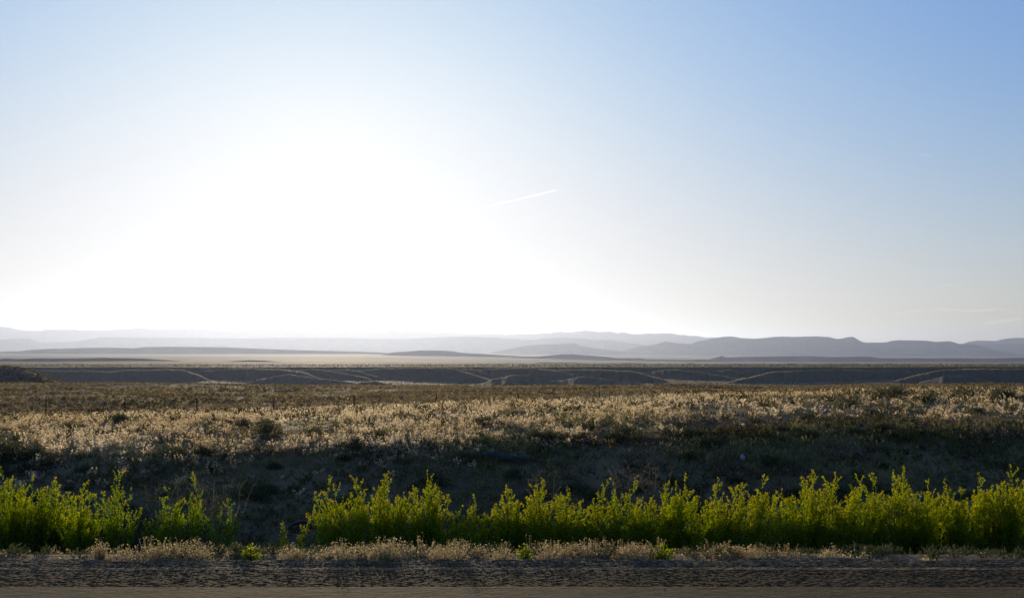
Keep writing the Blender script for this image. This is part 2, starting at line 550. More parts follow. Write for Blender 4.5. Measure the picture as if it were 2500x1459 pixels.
# sides and rear of the sheet (outside the picture), sharing the outer columns
extra_v = []
extra_q = []
base_n = len(V)
angs = np.linspace(R(36), R(324), 34)
ring_rows = rows[::12]
if ring_rows[-1] != rows[-1]:
    ring_rows = np.append(ring_rows, rows[-1])
for rr in ring_rows:
    rad = rr / math.cos(R(36))
    for a in angs:
        X = rad * math.sin(a); Yv = rad * math.cos(a)
        zz = -0.06 if abs(Yv) < 9 else float(np.interp(abs(Yv), [9, 12, 20, 200, 400, 3000, 40000], [-0.06, -0.9, -0.1, -4, -12, -40, -60]))
        extra_v.append((X, Yv, zz))
ne = len(angs)
for i in range(len(ring_rows) - 1):
    for k in range(ne - 1):
        a0 = base_n + i * ne + k
        extra_q.append((a0, a0 + 1, a0 + ne + 1, a0 + ne))
V = np.concatenate([V, np.array(extra_v)]); Q = np.concatenate([Q, np.array(extra_q)])
ground = link("ground", mesh_np("ground", V, Q, M_soil, smooth=True))
tag(ground, "dusty brown desert ground running out to the plateau and basin", "ground", kind='structure')


# road: shoulder of coarse chip seal, smoother worn lane laid over it; the stone chips are real relief near the camera
def sheet(name, y0, y1, z, mat, edge, amp, fine):
    X = np.concatenate([np.linspace(-60, -5.2, 60)[:-1], np.linspace(-5.2, 5.2, 1150), np.linspace(5.2, 60, 60)[1:]])
    Yv = np.concatenate([np.linspace(y0, 5.9, 12)[:-1], np.arange(5.9, y1, 0.0072)])
    n = len(Yv)
    t = ((Yv - y0) / (Yv[-1] - y0))[:, None]
    xx = np.repeat(X[None, :], n, 0)
    yy = Yv[:, None] + edge(X)[None, :] * t ** 12
    grain = fbm(xx / 0.032, yy / 0.0150, fine, 2) - 0.5 + 0.7 * np.maximum(vnoise(xx / 0.026, yy / 0.0145, fine + 3) - 0.62, 0)
    slow = (fbm(xx / 0.5, yy / 0.22, fine + 9, 3) - 0.5) * 0.004
    near = np.clip((5.3 - np.abs(xx)) / .3, 0, 1) * np.clip((yy - 5.9) / .2, 0, 1)
    zz = z + (grain * amp + slow) * near
    zz[-1] -= 0.06
    zz[-2] -= 0.012
    v = np.stack([xx, yy, zz], -1).reshape(-1, 3)
    ii = np.arange(xx.size).reshape(xx.shape)
    q = np.stack([ii[:-1, :-1], ii[:-1, 1:], ii[1:, 1:], ii[1:, :-1]], -1).reshape(-1, 4)
    return link(name, mesh_np(name, v, q, mat, smooth=True))


shoulder = sheet("road_shoulder", -10, 7.80, 0.0, M_shoulder, lambda X: (fbm(X / 0.5, X * 0, 61, 3) - 0.5) * 0.22, 0.0086, 65)
tag(shoulder, "dark coarse chip seal shoulder along the grass", "road shoulder", kind='structure')
road = sheet("road", -9, 6.80, 0.016, M_road, lambda X: (fbm(X / 1.5, X * 0, 62, 3) - 0.5) * 0.05, 0.0022, 66)
tag(road, "smooth worn brownish asphalt lane", "road", kind='structure')


# ------------------------------------------------------------------ hills and mountains (traced ridgelines at their own distances)
def ridge(name, D, poly, base, front, back, mat, label, jag=0.0, seed=0, step=2.0, rows_f=10, kind='structure', cat='hill'):
    px = np.array([p[0] for p in poly], float); py = np.array([p[1] for p in poly], float)
    u = np.arange(px[0], px[-1] + step, step)
    y = np.interp(u, px, py)
    k = np.exp(-0.5 * (np.arange(-3, 4) / 1.1) ** 2); k /= k.sum()
    y = np.convolve(np.pad(y, 3, mode='edge'), k, mode='valid')
    y = y + (fbm(u / 9, u * 0 + seed, seed, 4) - 0.5) * jag
    xr = (u - 1250.0) / (F * math.cos(PITCH))
    tf = np.linspace(0, 1, rows_f)
    tb = np.linspace(0, 1, 4)[1:]
    rowsv = []
    zr = rayz(y, D)
    zr = np.maximum(zr, base + 0.2)
    for t in tf:
        gul = (np.abs(fbm(u / 26, u * 0 + t * 1.2, seed + 5, 4) - 0.5)) * 2
        prof = t ** 1.5 * 0.75 + t * 0.25
        prof = np.clip(prof * (1 - 0.20 * gul * (1 - t) * min(1, 3 * t)), 0, 1)
        Y = D - (zr - base) * front * (1 - t) * (1 - 0.15 * gul)
        z = base + (zr - base) * prof
        rowsv.append(np.stack([xr * Y, np.full_like(u, 1) * Y, z], -1))
    for t in tb:
        Y = D + back * t
        z = zr + (base - zr) * t ** 1.6
        rowsv.append(np.stack([xr * Y, np.full_like(u, Y), z], -1))
    A = np.array(rowsv)
    n0, n1 = A.shape[:2]
    ii = np.arange(n0 * n1).reshape(n0, n1)
    q = np.stack([ii[:-1, :-1], ii[:-1, 1:], ii[1:, 1:], ii[1:, :-1]], -1).reshape(-1, 4)
    o = link(name, mesh_np(name, A.reshape(-1, 3), q, mat, smooth=False))
    return tag(o, label, cat, kind=kind)


ridge("mountains", 27000, [(-350, 800), (-120, 792), (0, 797), (20, 798), (40, 803), (60, 806), (105, 807), (112, 804), (170, 803.5), (200, 805), (260, 806),
      (300, 803), (340, 800), (400, 803), (440, 803), (470, 801), (540, 805), (600, 804), (700, 803.5), (780, 804), (860, 805), (950, 805), (1000, 808), (1060, 811),
      (1100, 813), (1160, 814), (1240, 816), (1309, 814), (1342, 812.5), (1368, 808.6), (1383, 811), (1414, 808), (1432, 806.6), (1463, 809.7), (1493, 808.6),
      (1506, 812.5), (1522, 810.7), (1542, 815), (1573, 814.5), (1579, 812), (1595, 814.5), (1619, 813), (1642, 813.8), (1655, 817.6), (1670, 816.8), (1680, 819),
      (1701, 819.4), (1721, 823.5), (1752, 823.5), (1900, 828), (2116, 835.3), (2160, 835.5), (2250, 842), (2500, 850), (2900, 850)],
      -90, 2.4, 4000, M_mtn, "farthest pale blue mountain skyline with a broken crest", 1.6, 3, cat='mountains')
ridge("mountains", 22000, [(2300, 850), (2335, 841), (2351, 838), (2362, 834), (2385, 830.6), (2428, 832), (2441, 828.6), (2459, 825.5), (2480, 824), (2520, 825), (2620, 830), (2900, 836)],
      -90, 2.4, 3000, M_mtn, "blue flat crested mountain entering at the right edge", 0.9, 4, cat='mountains')
ridge("mountains", 19500, [(2330, 848), (2387, 841.5), (2423, 838), (2500, 838), (2640, 842), (2900, 846)],
      -90, 2.4, 2500, M_mtn, "lower blue spur in front of the right edge mountain", 0.8, 5, cat='mountains')
ridge("mountains", 16500, [(1440, 868), (1496, 863), (1560, 846), (1600, 840), (1624, 832.5), (1650, 837), (1675, 839), (1685, 840), (1701, 833), (1726, 829), (1747, 824), (1767, 821.4), (1788, 821), (1811, 825), (1836, 826.6),
      (1860, 825), (1888, 822), (1919, 821), (1937, 822), (1991, 820.4), (2026, 822.7), (2039, 826.6), (2052, 826.6), (2062, 823.5), (2078, 821.4), (2085, 823.5), (2098, 831.7), (2108, 835.5),
      (2116, 837), (2165, 835), (2172, 831.7), (2193, 829.6), (2229, 830.4), (2257, 831), (2282, 834), (2316, 832.5), (2328, 835.5), (2339, 839), (2372, 839), (2387, 843), (2430, 855), (2500, 868), (2600, 872)],
      -80, 2.4, 2600, M_mtn, "long blue flat topped mountain with one small peak above the right plain", 0.8, 6, cat='mountains')
ridge("mountains", 21000, [(-350, 815), (-100, 826), (0, 829), (60, 825), (80, 827), (100, 836), (180, 834), (250, 823), (400, 823.5), (600, 826), (700, 824), (860, 825), (950, 827), (1000, 826), (1090, 822), (1150, 820.5), (1200, 823),
      (1245, 826), (1299, 829), (1342, 825), (1376, 822.7), (1445, 828), (1496, 829.6), (1530, 836), (1600, 846), (1680, 862)],
      -85, 2.4, 3000, M_mtn, "pale washed out middle range below the sun", 1.2, 7, cat='mountains')
ridge("mountains", 15500, [(1200, 860), (1291, 842), (1368, 839), (1399, 837), (1419, 844), (1470, 852), (1560, 862), (1620, 868)],
      -70, 2.4, 2200, M_mtn, "faint grey foothill in front of the middle range", 0.8, 8, cat='mountains')

ridge("hills", 9500, [(-350, 862), (-60, 861), (0, 858.6), (51, 856.8), (84, 852.7), (115, 851.4), (218, 848.6), (264, 848), (328, 849.6), (358, 846.5), (410, 846), (474, 846.5), (538, 847), (640, 851), (697, 853.4), (850, 857), (930, 860), (1000, 864)],
      -34, 2.0, 1400, M_hill, "long low grey mesa on the plain at the left", 0.5, 9, cat='mesa')
ridge("hills", 7600, [(930, 866), (960, 859.5), (1004, 857), (1024, 855), (1081, 855), (1106, 857), (1129, 861), (1173, 863), (1234, 867), (1275, 870)],
      -44, 2.0, 1200, M_hill, "small pale mesa near the middle of the plain", 0.4, 10, cat='mesa')
ridge("hills", 6800, [(1220, 874), (1270, 871), (1317, 870), (1350, 866), (1376, 864.5), (1399, 864.5), (1440, 867.5), (1475, 870), (1504, 874), (1562, 874), (1575, 876.5), (1637, 878), (1690, 880), (1760, 882)],
      -60, 2.0, 1000, M_hill, "grey low hill right of the middle mesa", 0.4, 11, cat='hill')
ridge("hills", 7200, [(1640, 884), (1685, 879), (1734, 876.5), (1749, 871), (1762, 868), (1772, 872), (1820, 870.5), (1880, 869.6), (1940, 869), (1983, 869), (2024, 871), (2090, 870), (2120, 870), (2144, 873.4), (2262, 874), (2398, 875), (2495, 872.6), (2700, 875), (2900, 876)],
      -82, 2.0, 1400, M_hill, "slate blue ridge along the foot of the right mountains", 0.6, 12, cat='ridge')
ridge("hills", 2300, [(1640, 893), (1665, 891), (1675, 886.7), (1685, 884.7), (1701, 889), (1765, 889), (1788, 886.7), (1830, 888.5), (1900, 888), (1929, 886), (1963, 888.5), (2026, 886.7), (2090, 887), (2116, 889), (2172, 886.7), (2206, 889), (2300, 888.5), (2372, 889), (2500, 890), (2650, 889), (2900, 890)],
      -48, 2.0, 400, M_hill, "dark broken line of low hills behind the right plateau", 0.7, 13, cat='hill')
ridge("hills", 2900, [(-350, 876), (0, 876.5), (26, 874.4), (51, 876), (92, 874), (133, 874.5), (179, 874.4), (256, 873), (346, 874.4), (410, 878.5), (461, 882), (499, 885), (540, 890)],
      -40, 2.0, 260, M_hill, "dark long low hill on the left plain", 0.5, 14, cat='hill')
ridge("hills", 2100, [(-350, 882), (0, 884.5), (60, 882), (102, 880), (179, 883), (230, 887), (251, 891), (275, 896)],
      -36, 2.0, 200, M_hill, "darker nearer hill at the left edge of the plain", 0.5, 15, cat='hill')
ridge("hills", 2600, [(370, 892), (420, 887), (470, 884.5), (520, 886), (570, 881), (610, 878.5), (650, 880), (700, 884), (760, 889), (800, 893)],
      -38, 2.0, 240, M_hill, "faint grey swell on the plain under the glare", 0.5, 16, cat='hill')
ridge("hills", 3000, [(1085, 892), (1130, 887), (1190, 886), (1245, 885), (1290, 888), (1320, 884.5), (1400, 885), (1450, 887), (1530, 885.5), (1600, 888), (1660, 892)],
      -60, 2.0, 260, M_hill, "grey ripple of low ground behind the middle plateau", 0.6, 17, cat='hill')


# ------------------------------------------------------------------ plants
def unit(v):
    return v / np.maximum(np.linalg.norm(v, axis=-1, keepdims=True), 1e-9)


def leaves(base, d, L, W, rg):
    """rhombus leaves: base (N,3), direction (N,3), length (N,), width (N,) -> verts, faces"""
    n = len(base)
    d = unit(d)
    s = unit(np.cross(d, rg.normal(size=(n, 3))))
    L = np.asarray(L)[:, None]; W = np.asarray(W)[:, None]
    a = base; t = base + d * L
    m = base + d * L * 0.45
    nrm = np.cross(d, s)
    b = m + s * W * 0.5 + nrm * W * 0.12; c = m - s * W * 0.5 + nrm * W * 0.12
    v = np.stack([a, b, t, c], 1).reshape(-1, 3)
    f = np.arange(4 * n).reshape(n, 4)
    return v, f


def strips(p0, p1, w0, w1, rg):
    """thin tapered stalks as crossed quads"""
    n = len(p0)
    d = unit(p1 - p0)
    s = unit(np.cross(d, rg.normal(size=(n, 3))))
    s2 = np.cross(d, s)
    out = []
    for q in (s, s2):
        out.append(np.stack([p0 - q * w0 * .5, p0 + q * w0 * .5, p1 + q * w1 * .5, p1 - q * w1 * .5], 1))
    v = np.concatenate(out, 0).reshape(-1, 3)
    f = np.arange(len(v)).reshape(-1, 4)
    return v, f


class Bag:
    def __init__(self):
        self.v = []; self.f = []; self.m = []; self.t = []; self.n = 0

    def add(self, vf, mat=0, tint=0.5):
        v, f = vf
        k = len(v)
        if k == 0:
            return
        tint = np.asarray(tint, float)
        if tint.ndim == 0:
            tt = np.full(k, float(tint))
        else:
            tt = np.repeat(tint, k // len(tint)) if k % len(tint) == 0 else np.resize(tint, k)
        self.v.append(v); self.f.append(f + self.n); self.m.append(np.full(len(f), mat)); self.t.append(tt); self.n += k

    def mesh(self, name, mats):
        return mesh_np(name, np.concatenate(self.v), np.concatenate(self.f), mats, np.concatenate(self.m), np.concatenate(self.t))


def grass_tufts(bag, P, H, S, stems, heads, rg, seedL=0.05, seedW=0.014, pale=0.5, m_straw=0, m_seed=1, stalk_w=0.003, palev=None):
    """P (N,3) tuft bases, H height, S spread; each tuft has `stems` stalks with `heads` drooping seed heads"""
    n = len(P)
    if n == 0:
        return
    k = stems
    base = np.repeat(P, k, 0)
    h = np.repeat(H, k); s = np.repeat(S, k)
    a = rg.uniform(0, 2 * math.pi, n * k)
    rad = np.sqrt(rg.uniform(0, 1, n * k)) * s
    off = np.stack([np.cos(a), np.sin(a), 0 * a], 1)
    b0 = base + off * (rad * 0.45)[:, None]
    hh = h * rg.uniform(0.55, 1.05, n * k)
    tip = b0 + off * (rad * 0.75)[:, None] + np.stack([rg.normal(0, .05, n * k) * hh, rg.normal(0, .05, n * k) * hh, hh], 1)
    pal = np.full(n, pale) if palev is None else palev
    pv = np.clip(np.repeat(pal, k) + rg.normal(0, .22, n * k), 0, 1)
    v, f = strips(b0, tip, stalk_w * 1.6, stalk_w, rg)
    bag.add((v, f), m_straw, np.tile(np.repeat(pv * 0.8, 4), 2))
    if heads:
        bt = np.repeat(tip, heads, 0); bb = np.repeat(b0, heads, 0)
        m = len(bt)
        t = rg.uniform(0.70, 1.06, m)[:, None]
        c = bb + (bt - bb) * t + rg.normal(0, 1, (m, 3)) * seedL * 0.25
        d = np.stack([rg.normal(0, .8, m), rg.normal(0, .8, m), rg.normal(0.1, .6, m)], 1)
        L = seedL * rg.uniform(.6, 1.3, m); W = seedW * rg.uniform(.6, 1.4, m)
        bag.add(leaves(c, d, L, W, rg), m_seed, np.repeat(np.clip(np.repeat(pv, heads) + rg.normal(0, .2, m), 0, 1), 4))


def scatter(y0, y1, dens, rg, ulo=-70, uhi=2570):
    """random ground points between distances y0..y1 within the view wedge, `dens` per square metre"""
    xl = (ulo - 1250) / F; xh = (uhi - 1250) / F
    pad = 3.5 if y1 < 90 else 0.0      # carry the cover on past the picture's edges
    area = 0.5 * (xh - xl) * (y1 ** 2 - y0 ** 2) + 2 * pad * (y1 - y0)
    n = int(area * dens)
    Y = rg.uniform(y0, y1, 3 * n + 50)
    w = (xh - xl) * Y + 2 * pad
    k = rg.uniform(0, 1, len(Y)) < w / w.max()
    Y = Y[k][:n]
    X = Y * xl - pad + rg.uniform(0, 1, len(Y)) * ((xh - xl) * Y + 2 * pad)
    return X, Y


# --- the dry grass field on the bank top, past counting
rg = np.random.default_rng(11)
bag = Bag()
X, Y = scatter(14.0, 44, 28, rg)
u = col_of(X, Y)
# where the bank turns over into the lit field, per column
lit0 = np.interp(u, [0, 600, 1000, 1250, 1500, 1800, 2100, 2500], [15.5, 15.7, 16.0, 17.4, 18.8, 20.4, 21.6, 21.6])
dens = np.clip((Y - lit0 + 0.5 + (fbm(X / 1.1, Y / 1.1, 76, 2) - .5) * 1.8) / 1.2, 0.0, 1)
cl = fbm(X / 1.6, Y / 2.6, 71, 3)
cl2 = fbm(X / 0.55, Y / 0.8, 75, 2)
keep = rg.uniform(0, 1, len(X)) < dens * np.clip((cl - 0.36) * 5, 0.28, 1) * np.clip((cl2 - 0.34) * 4, 0.22, 1)
keep &= rg.uniform(0, 1, len(X)) < np.interp(u, [0, 400, 1400, 1800, 2500], [.85, 1, 1, .62, .5])
keep &= ~((Y > 33) & (rg.uniform(0, 1, len(X)) < 0.35))
X, Y = X[keep], Y[keep]
P = np.stack([X, Y, terrain(X, Y) - 0.01], 1)
H = (.07 + .21 * rg.uniform(0, 1, len(X)) ** 1.5) * (0.7 + 0.6 * fbm(X / 3, Y / 3, 73, 2))
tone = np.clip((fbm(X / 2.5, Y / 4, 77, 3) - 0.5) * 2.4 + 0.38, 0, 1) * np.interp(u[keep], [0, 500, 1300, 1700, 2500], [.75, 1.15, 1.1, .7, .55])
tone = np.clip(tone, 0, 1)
nr_ = Y < 24
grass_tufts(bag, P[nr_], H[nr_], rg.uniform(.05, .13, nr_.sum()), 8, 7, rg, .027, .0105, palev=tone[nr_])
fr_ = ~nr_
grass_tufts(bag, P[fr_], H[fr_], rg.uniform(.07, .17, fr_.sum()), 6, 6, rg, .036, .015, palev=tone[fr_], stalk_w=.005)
X, Y = scatter(44, 64, 6.0, rg)
cl = fbm(X / 4, Y / 3, 72, 3)
k = rg.uniform(0, 1, len(X)) < np.clip((cl - .33) * 4, .35, 1)
X, Y = X[k], Y[k]
P = np.stack([X, Y, terrain(X, Y) - 0.01], 1)
grass_tufts(bag, P, rg.uniform(.12, .26, len(X)), rg.uniform(.1, .2, len(X)), 6, 3, rg, .08, .03, palev=np.clip(fbm(X / 8, Y / 5, 78, 2) * 1.4 - .45, 0, 1), stalk_w=.008)
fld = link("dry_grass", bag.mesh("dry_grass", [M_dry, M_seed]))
tag(fld, "pale dry grass with fluffy seed heads covering the top of the bank", "grass", kind='stuff')

# --- low grey scrub covering the field beyond the fence, and the thin cover of the shaded bank
bag = Bag()
X, Y = scatter(40, 182, 2.5, rg)
X2, Y2 = scatter(46, 84, 4.0, rg, -70, 1300)
X = np.concatenate([X, X2]); Y = np.concatenate([Y, Y2])
k = rg.uniform(0, 1, len(X)) < np.clip((fbm(X / 5, Y / 4, 81, 3) - .36) * 5, np.where(Y < 84, .4, .10), 1)
X, Y = X[k], Y[k]
Z = terrain(X, Y)
n = len(X); per = 12
sz = np.repeat(rg.uniform(.12, .34, n) * (0.7 + 0.6 * fbm(X / 9, Y / 6, 82, 2)), per)
a = rg.uniform(0, 2 * math.pi, n * per); el = rg.uniform(0.1, 1.5, n * per)
d = np.stack([np.cos(a) * np.cos(el), np.sin(a) * np.cos(el), np.sin(el)], 1)
B = np.repeat(np.stack([X, Y, Z], 1), per, 0) + d * (sz * rg.uniform(.05, .75, n * per))[:, None]
tn = np.repeat(np.clip((fbm(X / 14, Y / 8, 84, 3) - .5) * 2.2 + .5, 0, 1), per) + rg.normal(0, .2, n * per)
bag.add(leaves(B, d + rg.normal(0, .4, d.shape), sz * .5, sz * .28, rg), 0, np.repeat(np.clip(tn, 0, 1), 4))
kk = rg.uniform(0, 1, n) < .42
grass_tufts(bag, np.stack([X, Y, Z], 1)[kk] + np.array([.3, .2, 0]), rg.uniform(.12, .24, kk.sum()), rg.uniform(.12, .25, kk.sum()), 4, 3, rg, .12, .045, palev=np.clip(rg.normal(.25, .2, kk.sum()), 0, 1), m_straw=1, m_seed=1, stalk_w=.02)
scrub = link("field_scrub", bag.mesh("field_scrub", [M_scrub, M_dry]))
tag(scrub, "low grey brown scrub and straw covering the far field to its edge", "scrub", kind='stuff')

bag = Bag()
X, Y = scatter(12.9, 23, 85, rg)
X3, Y3 = scatter(23, 40, 24, rg)
X = np.concatenate([X, X3]); Y = np.concatenate([Y, Y3])
u = col_of(X, Y)
k = rg.uniform(0, 1, len(X)) < np.clip((fbm(X / 1.3, Y / 1.5, 91, 3) - .28) * 4, .6, 1) * np.where(Y > np.interp(u, [0, 1250, 2100, 2500], [17, 18.4, 21.6, 21.6]), .2, 1)
X, Y = X[k], Y[k]; Z = terrain(X, Y)
n = len(X); per = 12
sz = np.repeat(rg.uniform(.05, .15, n) * (1 + np.clip((Y - 16) / 14, 0, 1)), per)
a = rg.uniform(0, 2 * math.pi, n * per); el = rg.uniform(0.2, 1.5, n * per)
d = np.stack([np.cos(a) * np.cos(el), np.sin(a) * np.cos(el), np.sin(el)], 1)
B = np.repeat(np.stack([X, Y, Z], 1), per, 0) + d * (sz * rg.uniform(.0, .7, n * per))[:, None]
tn = np.repeat(np.clip((fbm(X / 1.2, Y / 1.2, 94, 3) - .5) * 3 + .35 + rg.normal(0, .25, n), 0, 1), per) + rg.normal(0, .12, n * per)
lv, lf = leaves(B, d + rg.normal(0, .4, d.shape), sz * .6, sz * .16, rg)
bag.v.append(lv); bag.f.append(lf); bag.t.append(np.repeat(np.clip(tn, 0, 1), 4)); bag.n += len(lv)
bag.m.append(np.repeat((fbm(X / 2.0, Y / 2.0, 96, 3) + rg.normal(0, .08, n) > .5).astype(int), per))
bc = link("bank_ground_cover", bag.mesh("bank_ground_cover", [M_scrub, M_cover]))
tag(bc, "thin low weeds scattered over the shaded bank", "weeds", kind='stuff')

# --- dark weeds filling the ditch behind the flowering bushes
bag = Bag()
X, Y = scatter(12.75, 14.2, 46, rg)
u = col_of(X, Y)
k = (rg.uniform(0, 1, len(X)) < np.interp(u, [-70, 330, 420, 560, 600, 770, 800, 2600], [1, 1, .7, .5, .03, .03, .8, 1])) & (rg.uniform(0, 1, len(X)) < np.clip((14.3 - Y) / .8, .1, 1))
X, Y = X[k], Y[k]; Z = terrain(X, Y)
n = len(X); per = 60
hh = np.repeat(rg.uniform(.18, .46, n) * np.clip((14.6 - Y) / 1.2, .4, 1), per)
t = rg.uniform(0, 1, n * per)
off = rg.normal(0, .055, (n * per, 3)); off[:, 2] = hh * t
B = np.repeat(np.stack([X, Y, Z], 1), per, 0) + off
d = rg.normal(0, .6, (n * per, 3)); d[:, 2] = np.abs(d[:, 2]) + .5
bag.add(leaves(B, d, rg.uniform(.03, .07, n * per), rg.uniform(.008, .02, n * per), rg), 0, np.repeat(np.clip(rg.normal(.3, .2, n * per), 0, 1), 4))
dw = link("ditch_weeds", bag.mesh("ditch_weeds", [M_sage]))
tag(dw, "dark green weeds crowding the ditch behind the flowering bushes", "weeds", kind='stuff')

# --- low scrub over the valley spurs and the plateau, too far to count
bag = Bag()
X, Y = scatter(600, 1080, 0.045, rg)
X2, Y2 = scatter(330, 480, 0.5, rg, -70, 190)
X = np.concatenate([X, X2]); Y = np.concatenate([Y, Y2])
Z = terrain(X, Y)
n = len(X); per = 7
sz = np.repeat(rg.uniform(.25, .8, n), per)
a = rg.uniform(0, 2 * math.pi, n * per); el = rg.uniform(0.1, 1.5, n * per)
d = np.stack([np.cos(a) * np.cos(el), np.sin(a) * np.cos(el), np.sin(el)], 1)
B = np.repeat(np.stack([X, Y, Z], 1), per, 0) + d * (sz * rg.uniform(.05, .6, n * per))[:, None]
bag.add(leaves(B, d + rg.normal(0, .4, d.shape), sz * .8, sz * .6, rg), 0, np.repeat(np.clip(np.repeat(rg.uniform(0, .8, n) ** 1.5, per) + rg.normal(0, .1, n * per), 0, 1), 4))
X, Y = scatter(690, 1160, 0.055, rg)
Z = terrain(X, Y)
e = 4.0
sl = (terrain(X, Y + e) - Z) / e
k = (sl < 0.05) & (rg.uniform(0, 1, len(X)) < np.clip((fbm(X / 60, Y / 25, 98, 4) - .45) * 5, 0, 1))
X, Y, Z = X[k], Y[k], Z[k]
n = len(X); per = 4
d = rg.normal(0, .35, (n * per, 3)); d[:, 2] = 1
B = np.repeat(np.stack([X, Y, Z], 1), per, 0) + rg.normal(0, .5, (n * per, 3)) * np.array([1, 1, 0])
bag.add(leaves(B, d, rg.uniform(.2, .55, n * per), rg.uniform(.15, .4, n * per), rg), 1, np.repeat(np.clip(rg.normal(.45, .25, n * per), 0, 1), 4))
vs_ = link("valley_scrub", bag.mesh("valley_scrub", [M_scrub, M_dry]))
tag(vs_, "fine dark scrub speckling the eroded valley sides and plateau", "scrub", kind='stuff')

# --- verge grass between road and ditch
bag = Bag()
X = rg.uniform(-8.5, 8.5, 5200); Y = 7.86 + np.abs(rg.normal(0, .30, 5200)) + (fbm(X / .5, X * 0, 61, 3) - .5) * .22
u = col_of(X, Y)
thin = np.interp(u, [0, 60, 180, 1500, 1850, 1980, 2150, 2500], [.35, .25, .9, 1, .6, .22, .12, .10])
k = rg.uniform(0, 1, 5200) < thin * np.clip((fbm(X / .45, Y / .5, 101, 2) - .42) * 5, .10, 1)
X, Y = X[k], Y[k]
P = np.stack([X, Y, terrain(X, Y) - .01], 1)
H = (.025 + .13 * rg.uniform(0, 1, len(X)) ** 2.2) * (0.5 + 1.0 * fbm(X / .5, Y / .8, 102, 2)) * np.interp(u[k], [0, 80, 200, 1800, 2050, 2500], [.75, .7, 1, 1, .65, .6])
grass_tufts(bag, P, H, rg.uniform(.03, .10, len(X)), 8, 3, rg, .018, .007, palev=np.clip((fbm(X / .9, Y, 103, 2) - .5) * 2 + .5, 0, 1), stalk_w=.0022)
X = rg.uniform(-8.5, 8.5, 2360); Y = rg.uniform(7.95, 9.5, 2360)
k = rg.uniform(0, 1, 2360) < np.clip((fbm(X / .6, Y / .5, 105, 2) - .3) * 3, .1, 1)
X, Y = X[k], Y[k]; n = len(X); per = 26
sz = np.repeat(rg.uniform(.04, .11, n), per)
a = rg.uniform(0, 2 * math.pi, n * per); el = rg.uniform(0.3, 1.5, n * per)
d = np.stack([np.cos(a) * np.cos(el), np.sin(a) * np.cos(el), np.sin(el)], 1)
B = np.repeat(np.stack([X, Y, terrain(X, Y)], 1), per, 0) + d * (sz * rg.uniform(.0, .8, n * per))[:, None]
bag.add(leaves(B, d + rg.normal(0, .4, d.shape), sz * .5, sz * .13, rg), 2, np.repeat(np.clip(rg.normal(.35, .25, n * per), 0, 1), 4))
vg = link("verge_grass", bag.mesh("verge_grass", [M_vdry, M_vseed, M_sage]))
tag(vg, "knee low band of dry pinkish grass along the road edge", "grass", kind='stuff')

# --- gravel on the shoulder
bag_v = []; bag_f = []; cnt = 0
ico_v = []; ico_f = None
import bmesh
bm = bmesh.new(); bmesh.ops.create_icosphere(bm, subdivisions=1, radius=1)
ico_v = np.array([v.co[:] for v in bm.verts]); ico_f = np.array([[v.index for v in f.verts] for f in bm.faces]); bm.free()
for i in range(2600):
    y = 7.86 - abs(rg.normal(0, .38)); x = rg.uniform(-5, 5)
    if y < 6.3:
        continue
    r = rg.uniform(.002, .006) * (1.6 if rg.uniform() < .06 else 1)
    v = ico_v * (1 + rg.normal(0, .16, (len(ico_v), 1))) * np.array([r * rg.uniform(.8, 1.5), r, r * .7])
    v = v + np.array([x, y, 0.002 + r * .35 + (.012 if y < 6.78 else 0)])
    bag_v.append(v); bag_f.append(ico_f + cnt); cnt += len(v)
gv = link("gravel", mesh_np("gravel", np.concatenate(bag_v), np.concatenate(bag_f), M_stone))
tag(gv, "loose pale gravel chips along the road shoulder", "gravel", kind='stuff')


